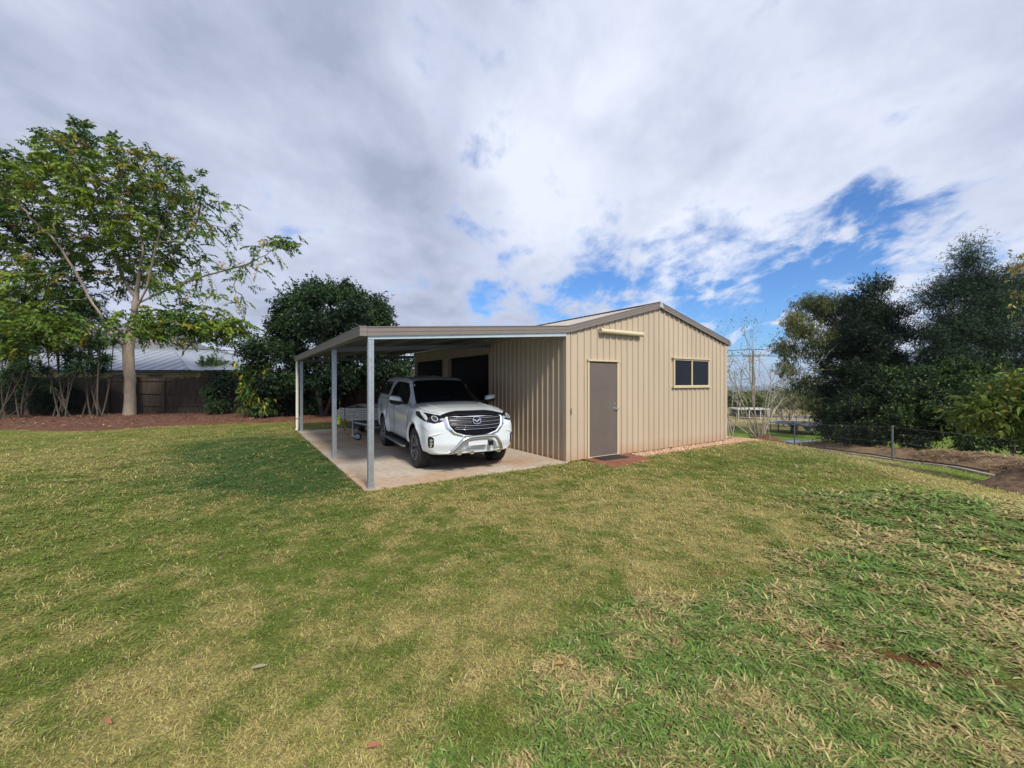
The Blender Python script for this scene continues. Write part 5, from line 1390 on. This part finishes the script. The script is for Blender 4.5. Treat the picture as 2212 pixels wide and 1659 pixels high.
# ================================================================== neighbour's house
def house():
    D=27.0; m_r=mat('blue_grey_sheet_roof',(.27,.30,.35),.45,.15,0,.10,1.5); 
    root=empty('house',(-30,30,0),0,"neighbour's cream house with low hipped blue grey metal roof beyond the timber fence",'house')
    X1=px(455,800,D)[0]; X0=-46; z=2.42; Y0,Y1=27.0,39.0; zr=4.55
    # two hips: the near wing and a lower one to the right
    def hip(x0,x1,y0,y1,ze,zr,name):
        rx0=x0+(y1-y0)*.5; rx1=x1-(y1-y0)*.5; ym=(y0+y1)/2; m=MB(); n=0
        V=[(x0,y0,ze),(x1,y0,ze),(x1,y1,ze),(x0,y1,ze),(rx0,ym,zr),(rx1,ym,zr)]
        V=[(a+30,b-30,c) for a,b,c in V]; 
        # ribs on the slopes facing the garden
        m=MB(); s=x0
        m=MB(); m.add(V,[(0,1,5,4),(1,2,5),(2,3,4,5),(3,0,4)])
        while s<x1:
            t=min(1,(s-x0)/(rx0-x0),(x1-s)/(x1-rx1)); t=max(.02,t)
            m.tube([(s+30,y0-30,ze+.02),(s+30,y0+(ym-y0)*t-30,ze+(zr-ze)*t+.02)],.022,3,False); s+=.76
        m.tube([(V[1][0],V[1][1],V[1][2]+.02),(V[5][0],V[5][1],V[5][2]+.03),(V[4][0],V[4][1],V[4][2]+.03)],.05,5); o=m.build(name,m_r,root)
        m=MB(); m.box((x0+30-.05,y0-30-.10,ze-.16),(x1+30+.05,y0-30-.005,ze+.01)); m.box((x1+30+.005,y0-30,ze-.16),(x1+30+.10,y1-30,ze+.01)); m.build('gutter',mat('dark_navy_gutter',(.02,.022,.035),.5) if 'dark_navy_gutter' not in bpy.data.materials else bpy.data.materials['dark_navy_gutter'],o)
        return o
    hip(-48,-20.9,27,37.5,2.42,4.15,'roof'); hip(-40,-18.9,28.5,40,2.46,4.20,'roof')
    wm=mat('cream_render',(.50,.42,.25),.8)
    m=MB(); m.box((-47+30,-2.4,0),(-22.0+30,6.9,2.34)); m.build('wall',wm,root)
    m=MB(); m.box((-21.99+30,-.5,0),(-20.6+30,9,2.38)); m.build('wall',mat('shaded_cream_render',(.44,.37,.23),.8),root)
    for cx in (-26.0,-23.6,-29.5,-33):
        m=MB(); m.box((cx+30-.45,-2.45,1.4),(cx+30+.45,-2.405,2.1)); f=m.build('window',mat('dark_frame',(.03,.03,.035),.5) if 'dark_frame' not in bpy.data.materials else bpy.data.materials['dark_frame'],root)
        m=MB(); m.box((cx+30-.40,-2.46,1.45),(cx+30+.40,-2.451,2.05)); m.build('pane',m_glass,f)
    m=MB(); m.box((-21.4+30,-1.9,0),(-21.2+30,-1.7,2.3)); m.build('verandah_post',wm,root)
house()

# ================================================================== hills beyond
def hills():
    n=260; xs=np.linspace(-2600,500,n); rows=26; V=[];C=[]
    prof=lambda x: np.interp(x/1500*F0+1106,[-400,0,200,330,400,480,560,700,900,1200],[95,130,118,92,82,62,30,22,14,0])/F0*1500*1.24
    X_,T_=np.meshgrid(xs,np.linspace(0,1,rows)); Yh=1150+T_*700
    base=np.interp(T_,[0,.15,.6,.8,1],[0,.12,.93,1,.6])
    Hh=prof(X_*1500/1500)*base*(.9+.35*(fbm(X_*.006,Yh*.006,71,5)-.5)*2*.9)-14
    col=np.array([.15,.115,.095])*np.ones(X_.shape+(3,)); f=fbm(X_*.012,Yh*.014,73,4)[...,None]; col=col*(1-sst(.45,.6,f))+np.array([.075,.08,.05])*sst(.45,.6,f)
    ii=np.arange(X_.size).reshape(X_.shape); Q=np.stack([ii[:-1,:-1],ii[:-1,1:],ii[1:,1:],ii[1:,:-1]],-1).reshape(-1,4)
    me=mesh_np('hills',np.stack([X_,Yh,Hh],-1).reshape(-1,3),Q,4,True,col.reshape(-1,3)); o=link('hills',me,vmat('hill_scrub',.95,0,.5,.02)); tag(o,kind='structure')
    # trees scattered over the slope
    k=7000; x=RNG.uniform(-2200,300,k); t=RNG.uniform(.05,.98,k); y=1150+t*700
    h=prof(x)*np.interp(t,[0,.15,.6,.8,1],[0,.12,.93,1,.6])*(.9+.35*(fbm(x*.006,y*.006,71,5)-.5)*2*.9)-14
    kk=RNG.random(k)<.25+.9*(fbm(x*.01,y*.01,75,3)-.4); x,y,h=x[kk],y[kk],h[kk]; n_=len(x)
    s=RNG.uniform(4,9,n_); base=np.array([[1,0,0],[0,1,0],[-1,0,0],[0,-1,0],[0,0,1.2],[.2,.1,.6]]); q=base[None]+RNG.normal(size=(n_,6,3))*.2
    V=np.stack([x,y,h+2],-1)[:,None]+q*s[:,None,None]; F=np.array([[0,1,4],[1,2,4],[2,3,4],[3,0,4]]); fi=(np.arange(n_)[:,None,None]*6+F).ravel()
    me=mesh_np('hill_trees',V.reshape(-1,3),fi,3,False,np.repeat(np.array([[.05,.06,.035]])*RNG.uniform(.6,1.4,(n_,1)),6,0)); o=link('hill_trees',me,vmat('hill_tree_leaf',.9,0,0)); tag(o,'scattered scrub trees over the distant bare hillside','scrub',kind='stuff')
hills()

# ================================================================== right side
# gum tree in the paddock corner
D=33; gz=tz(px(1785,900,D)[0],D); b=np.array([px(1788,900,D)[0],D,gz]); P=lambda x,y,d=0: np.array(px(x,y,D+d))
dense_tree('tree','olive gum tree with drooping foliage and open limbs beside the trampoline','tree',b,
  [[b,P(1790,860),P(1785,800),P(1765,760),P(1745,730)],[P(1787,800),P(1800,740),P(1800,690)],[P(1787,830),P(1750,815),P(1715,800)]],
  [EL(1765,665,45,28,D,1.8),EL(1800,670,50,30,D,1.8),EL(1730,695,40,22,D,1.4),EL(1715,745,38,30,D,1.4),EL(1760,740,45,30,D,1.6),EL(1710,795,30,20,D,1.0),EL(1690,760,18,18,D,.7),EL(1740,830,40,20,D,1.2),EL(1770,870,30,14,D,.9),EL(1820,720,40,40,D,1.6)],
  36000,.22,.045,(.048,.068,.018),(.155,.165,.045),420,.5,.014,.22,bk=bk_grey,seed=41,shell=.5,spread=.32,dirbias=(.1,0,-.9),droop=.3)
# dark conical evergreen
D=21.5; gz=tz(px(1865,960,D)[0],D); b=np.array([px(1865,960,D)[0],D,gz]); P=lambda x,y,d=0: np.array(px(x,y,D+d))
dense_tree('tree','very dark conical evergreen, the left one of the trees along the right boundary','tree',b,
  [[b,P(1865,900),P(1868,800),P(1870,700),P(1880,630)]],
  [EL(1874,690,48,48,D,1.3),EL(1872,760,72,60,D,1.7),EL(1860,850,85,65,D,2.0),EL(1880,650,34,34,D,.8),EL(1868,622,9,24,D,.25),EL(1890,612,9,28,D,.25),EL(1912,632,9,24,D,.25),EL(1925,730,36,50,D,1.0),EL(1835,900,55,50,D,1.5),EL(1920,820,60,70,D,1.6),EL(1815,790,40,60,D,1.3)],
  105000,.19,.038,(.008,.020,.010),(.020,.042,.017),700,.45,.012,.14,seed=42,shell=.4,spread=.26,dirbias=(0,0,.35),droop=.0)
# tall willowy trees on the right
for (x,top,D,lab,sd,els) in ((2075,520,19.5,'tall feathery tree with narrow pale leaves, highest on the right boundary',43,[(2085,560,35,40),(2075,620,44,46),(2040,640,50,30),(2090,700,75,60),(2020,720,50,35),(2060,780,80,50),(2130,640,40,50),(2010,640,22,20)]),
                         (2190,550,21.5,'slender feathery tree behind the tall one, cut by the right edge of the picture',44,[(2160,625,32,42),(2200,605,36,50),(2180,680,70,60),(2230,700,60,80),(2140,760,50,50),(2200,800,60,50)])):
    gz=tz(px(x,960,D)[0],D); b=np.array([px(x,960,D)[0],D,gz]); P=lambda a,c,d=0: np.array(px(a,c,D+d))
    dense_tree('tree',lab,'tree',b,[[b,P(x,880),P(x+3,780),P(x+8,680),P(x+10,top+60)],[P(x,900),P(x+45,860),P(x+55,760),P(x+60,690)],[P(x,880),P(x-20,800),P(x-35,740)]],
      [EL(a,c,d,e,D) for a,c,d,e in els],64000,.17,.024,(.009,.026,.012),(.028,.062,.026),520,.4,.010,.10,bk=bk_grey,seed=sd,shell=.3,spread=.30,dirbias=(0,0,.1),droop=.2,pale=(.10,.14,.08,.03),cluster=7)
# boundary hedge shrubs
for k,(x,y,rx,ry,D) in enumerate(((1850,915,62,52,19.5),(1900,900,80,68,17.8),(1985,890,100,80,17.0),(2110,890,110,90,16.2),(2230,900,110,90,15.4),(1960,830,90,50,18.5),(2080,820,90,50,18.0))):
    gz=tz(px(x,960,D)[0],D)+.25; b=np.array([px(x,960,D)[0],D,gz]); P=lambda a,c,d=0: np.array(px(a,c,D+d))
    lab=['lowest dark hedge shrub, the one left of the taller hedge','dark hedge shrub right of the second wire fence post','thick dark green hedge shrub with lighter leaf tips, left of the broad leaved bush','dark hedge shrub partly hidden behind the broad leaved bush','dark hedge shrub at the right picture edge behind the broad leaved bush','upper dark shrub of the hedge beneath the tall feathery tree, nearer the conical evergreen','upper dark shrub of the hedge beneath the tall feathery tree, further right'][k]
    dense_tree('hedge_shrub',lab,'hedge shrub',b,[[b,P(x,y)]],[EL(x,y,rx,ry,D,1.3),EL(x-rx*.4,y+ry*.45,rx*.6,ry*.5,D,1.2),EL(x+rx*.3,y-ry*.3,rx*.6,ry*.5,D,1.1)],19000,.10,.048,(.010,.026,.010),(.036,.075,.018),190,.35,.010,.07,seed=50+k,shell=.5,spread=.20,group='shrubs of the boundary hedge',pale=(.13,.19,.04,.09))
# broad leaved bush close by on the right
D=8.9; b=np.array([12.0,9.6,tz(12.0,9.6)]); P=lambda a,c,d=0: np.array(px(a,c,D+d))
dense_tree('bush','broad leaved bush with yellow green leaves at the right edge above the earth heap','bush',b,
  [[b,np.array([11.6,9.2,.2]),P(2190,900),P(2150,870)],[np.array([11.6,9.2,.2]),P(2230,830),P(2180,850)],[P(2190,900),P(2110,890)]],
  [EL(2180,880,80,60,D,.9),EL(2120,890,65,45,D,.7),EL(2080,870,42,20,D,.35),EL(2215,845,40,50,D,.8),EL(2190,930,60,35,D,.6),EL(2250,900,60,80,D,1)],
  6800,.135,.062,(.040,.095,.018),(.14,.195,.035),260,.20,.007,.045,bk=bk_grey,seed=61,shell=.3,spread=.13,pale=(.36,.28,.06,.07),matr=M_leaf,droop=.3,cluster=6)
# flowering branch tips of a tree outside the frame on the right
D=7.6; b=np.array([11.2,7.6,tz(11.2,7.6)]); P=lambda a,c,d=0: np.array(px(a,c,D+d))
dense_tree('tree','tree in pale orange flower just entering at the right picture edge','tree',b,
  [[b,np.array([11.1,7.6,1.5]),np.array([10.9,7.6,3.0]),P(2330,640)],[P(2340,680),P(2260,640)]],
  [EL(2260,620,62,75,D,.8),EL(2300,560,90,60,D,.9),EL(2250,680,50,30,D,.5),EL(2350,650,110,110,D,1)],
  5200,.075,.035,(.35,.20,.07),(.46,.36,.12),200,.22,.006,.09,bk=bk_grey,seed=62,shell=.3,spread=.13,pale=(.10,.20,.03,.3),matr=M_leaf,cluster=6)

# nearly bare shrubs
def bare(name,label,cx,D,stems,seed,leafn,sc=1.0,tipr=.006,r0=.035,green=(.16,.20,.07)):
    rg=np.random.default_rng(seed); X0=px(cx,940,D)[0]; gz=tz(X0,D)+.1; b=np.array([X0,D,gz]); root=empty(name,tuple(b),0,label,'shrub')
    m=MB(); tips=[]
    def br(p,d,l,r,dep):
        n=6; pts=[p]; q=p.copy()
        for j in range(n):
            d=unit(d+rg.normal(size=3)*.13+np.array([0,0,.035])); q=q+d*l/n; pts.append(q.copy())
        m.tube([tuple(a-b) for a in pts],[r*(1-.6*j/n) for j in range(n+1)],4 if dep else 6,False)
        tips.append((q,d)); tips.append((pts[3],d))
        if dep<3:
            for k in range(rg.integers(1,4)):
                i=rg.integers(2,n); br(pts[i],unit(d+rg.normal(size=3)*.55),l*rg.uniform(.45,.75),r*.5,dep+1)
    for (tx,ty) in stems:
        t=np.array(px(tx,ty,D+rg.uniform(-.4,.4))); p0=b+np.array([rg.uniform(-.15,.15)*sc,rg.uniform(-.15,.15)*sc,0]); d=t-p0; L_=np.linalg.norm(d); br(p0,unit(d+np.array([0,0,-.2])),L_*1.0,r0*rg.uniform(.6,1),0)
    m.build('stems',bk_pale,root,smooth=True,angle=80)
    T=[tips[i] for i in rg.integers(0,len(tips),leafn)]
    pos=np.array([t[0] for t in T])+rg.normal(size=(leafn,3))*.07*sc; dr=unit(np.array([t[1] for t in T])+rg.normal(size=(leafn,3))*.8)
    leafmesh('leaves',pos,dr,rg.uniform(.08,.15,leafn)*sc,rg.uniform(.03,.06,leafn)*sc,np.array([green])*rg.uniform(.6,1.3,(leafn,1)),root,M_leaf,b)
bare('bare_shrub','nearly leafless pale stemmed shrub growing from the earth heap behind the shed',1640,20.0,[(1580,800),(1600,775),(1625,790),(1650,770),(1668,790),(1610,850),(1680,850),(1640,830),(1590,870),(1695,880),(1560,860),(1655,850)],71,700,1.0,r0=.040)
bare('bare_shrub','small multi branched dry shrub behind the trampoline fence',1700,43,[(1660,860),(1680,845),(1700,850),(1720,850),(1735,865),(1690,870),(1745,880),(1710,870),(1670,880)],72,1500,2.0,r0=.09,green=(.17,.17,.07))
bare('young_tree','thin sapling with sparse leafy tips beside the far corner of the shed',1577,24,[(1575,800),(1595,795),(1585,815),(1570,830)],73,420,1.1,r0=.04,green=(.10,.13,.05))

# trampoline -------------------------------------------------------------
def trampoline():
    X0=px(1731,930,37)[0]; Y0=37.5; z=tz(X0,Y0); root=empty('trampoline',(X0,Y0,z),0,'round trampoline with a crumpled dark cover draped over its frame','trampoline')
    R0=2.05; st=mat('dark_steel_frame',(.05,.05,.055),.4,.6)
    m=MB(); m.tube([(R0*math.cos(t*math.pi/20),R0*math.sin(t*math.pi/20),.92) for t in range(41)],.025,8,False); m.build('frame',st,root,smooth=True)
    m=MB(); m.lathe([(R0-.28,.945),(R0+.02,.965),(R0+.03,.93)],40,None,'z'); m.build('spring_pad',mat('pale_blue_pad',(.16,.20,.24),.5),root,smooth=True)
    m=MB(); m.lathe([(0,.93),(R0-.28,.94)],40,None,'z'); m.build('mat',mat('black_mat',(.02,.02,.022),.7),root)
    for k in range(8):
        a=2*math.pi*k/8+.2; m=MB(); m.tube([(R0*math.cos(a),R0*math.sin(a),.92),(R0*math.cos(a),R0*math.sin(a),0.0)],.022,6); m.build('leg',st,root)
    for k in range(4):
        a=2*math.pi*(2*k)/8+.2; c=2*math.pi*(2*k+1)/8+.2; m=MB(); m.tube([(R0*math.cos(a),R0*math.sin(a),.03),(R0*math.cos(c),R0*math.sin(c),.03)],.02,6); m.build('foot_rail',st,root)
    # draped cover, a crumpled sheet hanging over the front right rim
    xs=np.linspace(-1.7,1.95,60); ys=np.linspace(-2.35,.5,44); X_,Y_=np.meshgrid(xs,ys); rr=np.hypot(X_,Y_)
    Zc=.985+.16*np.abs(fbm(X_*1.6,Y_*1.6,81,4)-.35)+.14*np.exp(-((X_+1.0)**2+(Y_+.8)**2)/.5)
    over=np.clip(rr-R0,0,1); Zc=Zc-over*1.7*(.4+fbm(X_*2,Y_*2,82,3))
    Xc=np.where(rr>R0,X_*(R0+.05)/np.maximum(rr,1e-6),X_); Yc=np.where(rr>R0,Y_*(R0+.05)/np.maximum(rr,1e-6)-.03,Y_)
    ii=np.arange(X_.size).reshape(X_.shape); Q=np.stack([ii[:-1,:-1],ii[:-1,1:],ii[1:,1:],ii[1:,:-1]],-1)
    keep=(fbm(X_*.8+2,Y_*.8,83,3)>.40)|(X_>.4); kc=keep[:-1,:-1]&keep[1:,1:]
    link('cover',mesh_np('cover',np.stack([Xc,Yc,Zc],-1).reshape(-1,3),Q[kc],4,True),mat('navy_tarpaulin',(.030,.034,.050),.5),root)
    return root
trampoline()
m=MB(); X0=px(1722,930,38)[0]; z=tz(X0,38.3); m.prism([(-.20,0),(.22,0),(.28,.5),(.24,.86),(-.22,.86),(-.16,.4)],lambda p,t:(X0+p[0],38.4+(.3 if t else 0),z+p[1])); o=m.build('barrel',mat('dark_drum',(.03,.035,.035),.6),None,bevel=.04); tag(o,'dark upright drum standing under the trampoline','drum')
# stacked white and black boards by the hedge
for k,(x0,x1,y,c,zz,dpt) in enumerate(((1685,1712,961-4,(.05,.05,.06),.0,24.5),(1703,1735,956,(.50,.58,.66),.10,24.8),(1712,1745,952,(.46,.56,.66),.26,25.2),(1745,1772,951,(.04,.045,.06),.22,25.0),(1758,1795,948,(.60,.63,.66),.38,25.6))):
    X0=px(x0,950,dpt)[0]; X1=px(x1,950,dpt)[0]; gz=tz((X0+X1)/2,dpt)
    m=MB(); m.box((0,0,0),(X1-X0,.9,.13)); o=m.build('board_stack',mat('board_%d'%0 if False else 'sheet_material_'+'abcde'[k],c,.5,0,0,.15,6),None,bevel=.01); o.location=(X0,dpt,gz+zz*.55+.03); o.rotation_euler=(0,R(2 if k%2 else -3),R(-8+6*k))
    tag(o,['flat black slab lowest at the left of the pile by the hedge','pale blue panel lying low in front in the pile by the hedge','pale blue panel near the top of the pile by the hedge','black bundle between the pale panels of the pile by the hedge','whitish panel at the right end of the pile under the hedge'][k],'panel','panels piled beside the hedge')

# wire boundary fence on the right ---------------------------------------
def wire_fence():
    gm_=bpy.data.materials['galvanised_steel']; pts=[(13.5,20.0),(12.72,14.0),(12.72,9.2),(12.9,4.6)]
    root=empty('wire_fence',(13.5,20,tz(13.5,20)),0,'low chain wire fence on thin grey posts along the kerb at the right','fence')
    o=np.array([13.5,20,tz(13.5,20)]); tops=[]
    for (x,y) in pts[:]:
        x=x+.06; z=tz(x,y); m=MB(); m.tube([(x-o[0],y-o[1],z-.1-o[2]),(x-o[0],y-o[1],z+1.2-o[2])],.030,10); m.build('fence_post',mat('green_grey_post',(.13,.15,.15),.6,.3) if 'green_grey_post' not in bpy.data.materials else bpy.data.materials['green_grey_post'],root,smooth=True); tops.append(np.array([x,y,z+1.15])-o)
    tops=[np.array([12.6,34,tz(12.6,34)+1.15])-o]+tops
    m=MB(); wires=MB()
    for a,b in zip(tops[:-1],tops[1:]):
        for dz in (0,-.5,-1.02): wires.tube([tuple(a+[0,0,dz]),tuple((a+b)/2+[0,0,dz-.02]),tuple(b+[0,0,dz])],.0035,3,False)
    # chain mesh: crossed diagonal wires
    for a,b in zip(tops[1:-1],tops[2:]):
        L_=np.linalg.norm((b-a)[:2]); n=int(L_/.10); d=(b-a)/n
        for k in range(-10,n+1):
            for sg in (1,-1):
                k0,k1=(k,k+10) if sg>0 else (k+10,k)
                # clip to the bay
                def pt(kk,zz): return a+d*kk+np.array([0,0,zz])
                ka,kb=max(0,min(n,k0)),max(0,min(n,k1))
                if ka==kb: continue
                za=-1.0+(ka-k0)/(k1-k0)*1.0; zb=-1.0+(kb-k0)/(k1-k0)*1.0
                wires.tube([tuple(pt(ka,za)),tuple(pt(kb,zb))],.0010,3,False)
    wires.build('chain_wire',bpy.data.materials['green_grey_post'],root)
wire_fence()
# far rail fence beyond the trampoline -------------------------------------
def rail_fence(Y0,x0,x1,h,label,npost):
    m_=bpy.data.materials.get('far_post_steel') or mat('far_post_steel',(.12,.11,.10),.6,.3)
    o=(x0,Y0,tz(x0,Y0)); root=empty('rail_fence',o,0,label,'fence'); xs=np.linspace(x0,x1,npost); 
    P_=[(x-x0,0,tz(x,Y0)-o[2]) for x in xs]
    for p in P_:
        m=MB(); m.tube([p,(p[0],p[1],p[2]+h)],.035,6); m.build('fence_post',m_,root)
    m=MB(); m.tube([(p[0],p[1],p[2]+h) for p in P_],.03,5); m.build('top_rail',m_,root)
    m=MB(); m.tube([(p[0],p[1],p[2]+.45*h) for p in P_],.008,3); m.tube([(p[0],p[1],p[2]+.12) for p in P_],.02,4); m.build('wire',m_,root)
rail_fence(41.0,18,36,1.25,'rusty pipe rail fence just behind the trampoline',10)
rail_fence(62.0,28,62,1.2,'farther rail fence along the road verge beyond the trampoline',14)
# road, pole, wires, far shelter ---------------------------------------------
ry=np.array([66.0,72.0]); xs=np.linspace(-30,160,80); V=[];Q=[]
for x in xs:
    for y in ry: V.append((x,y,tz(x,y)+.05))
for i in range(79): Q+=[2*i,2*i+2,2*i+3,2*i+1]
o=link('road',mesh_np('road',V,Q,4,True),mat('bitumen_road',(.11,.11,.115),.9,0,0,.2,1)); tag(o,kind='structure')
def pole():
    D=64.; X0=px(1627,900,D)[0]; z=tz(X0,D); top=px(1627,757,D)[2]; o=(X0,D,z); wd=mat('grey_weathered_pole',(.20,.18,.16),.9,noise=.3,nscale=2)
    root=empty('utility_pole',o,0,'weathered timber power pole with crossarm seen through the bare shrub','utility pole')
    m=MB(); m.tube([(0,0,-.2),(0,0,top-z)],[.20,.15],10); m.build('pole',wd,root,smooth=True)
    h=top-z; m=MB(); m.box((-1.55,-.16,h-1.0),(1.05,-.05,h-.84)); m.build('crossarm',wd,root)
    for x in (-1.45,.95,-.3,.35):
        m=MB(); m.lathe([(0,0),(.07,0),(.10,.06),(.05,.10),(.09,.16),(.04,.22),(0,.23)],10,Matrix.Translation((x,-.1,h-.84 if abs(x)>.5 else h-.02)),'z'); m.build('insulator',mat('insulator_glaze',(.16,.13,.11),.3) if 'insulator_glaze' not in bpy.data.materials else bpy.data.materials['insulator_glaze'],root,smooth=True)
    m=MB(); m.tube([(0,0,h),(-.05,0,h+1.3)],.03,5); m.build('mast',wd,root)
    for k,(xa,dz) in enumerate(((-1.45,-.65),(-.3,.2),(.35,.2),(.95,-.65))):
        w=MB(); 
        for sg in (-1,1):
            pts=[]
            for j in range(13):
                t=j/12; L_=75; pts.append((X0+xa+sg*L_*t,D-.1+sg*L_*.22*t*(1 if sg>0 else 1),z+h+dz-3.2*4*t*(1-t)*.35+ (1.0*t if sg>0 else -1.2*t)))
            w.tube(pts,.028,4,False)
        ob=w.build('power_line',mat('line_conductor',(.05,.05,.055),.6) if 'line_conductor' not in bpy.data.materials else bpy.data.materials['line_conductor'],None); 
        tag(ob,'thin sagging overhead power line on the distant pole crossarm','power line','power lines on the pole')
pole()
def shelter():
    D=55.; X0=px(1595,900,D)[0]; X1=px(1664,900,D)[0]; z=tz((X0+X1)/2,D); o=(X0,D,z); w=X1-X0; root=empty('shelter',o,0,'long low shelter with flat white roof and dark open sides beyond the fences','shelter')
    m=MB(); m.box((-.2,0,1.25),(w+.1,2.5,1.42)); m.build('roof',mat('white_sheet_roof',(.42,.42,.41),.6),root)
    m=MB(); m.box((.1,.6,.25),(w-.1,2.4,1.2)); m.build('body',mat('dark_shelter_side',(.035,.035,.045),.6),root)
    for x in (.05,w*.35,w*.7,w-.15):
        m=MB(); m.box((x,.1,0),(x+.09,.19,1.25)); m.build('post',m_white,root)
shelter()
# bush belt beyond the paddock (one far mass) -----------------------------------
def belt(name,label,x0,x1,y0,y1,n,s0,s1,h0,h1,ca,cb,seed):
    rg=np.random.default_rng(seed); x=rg.uniform(x0,x1,n); y=rg.uniform(y0,y1,n); z=terr(x,y); H=rg.uniform(h0,h1,n)*(.6+.8*fbm(x*.05,y*.05,seed,3))
    K_=150; idx=np.repeat(np.arange(n),K_); d=unit(rg.normal(size=(n*K_,3))); rr=rg.uniform(.5,1,n*K_)
    rad=(H*.55)[idx]; c=np.stack([x[idx]+d[:,0]*rad*rr,y[idx]+d[:,1]*rad*rr,z[idx]+H[idx]*.5+d[:,2]*H[idx]*.5*rr],-1)
    t=np.clip((fbm(x*.09,y*.09,seed+5,2)-.3)/.4,0,1)[idx][:,None]; col=(np.array(ca)*(1-t)+np.array(cb)*t)*rg.uniform(.6,1.4,(n*K_,1)); l=rg.uniform(s0,s1,n*K_)
    o=leafmesh(name,c,unit(rg.normal(size=(n*K_,3))),l,l*.6,col,None,M_leafd,(0,0,0)); tag(o,label,'bushland',kind='stuff')
belt('bushland','band of scrubby green bush beyond the dry paddock',30,190,118,160,420,.5,1.0,3.5,6.0,(.045,.065,.022),(.13,.17,.045),91)
belt('far_bushland','darker distant woodland past the bush band',-60,420,190,330,330,1.4,2.6,6,9,(.035,.05,.022),(.07,.09,.04),92)

# the air between here and the hills
m=MB(); m.box((-5150,-60,-90),(7150,9150,175)); hz=m.build('haze',None,None)
hm=bpy.data.materials.new('haze_air'); t_=nt(hm); t_.nodes.remove(t_.nodes['Principled BSDF']); pvn=t_.nodes.new('ShaderNodeVolumePrincipled'); pvn.inputs['Color'].default_value=(.62,.74,.95,1); pvn.inputs['Density'].default_value=.00014; t_.links.new(pvn.outputs[0],t_.nodes['Material Output'].inputs['Volume'])
hz.data.materials.append(hm); tag(hz,'pale blue haze filling the air towards the far hills','haze',kind='stuff')
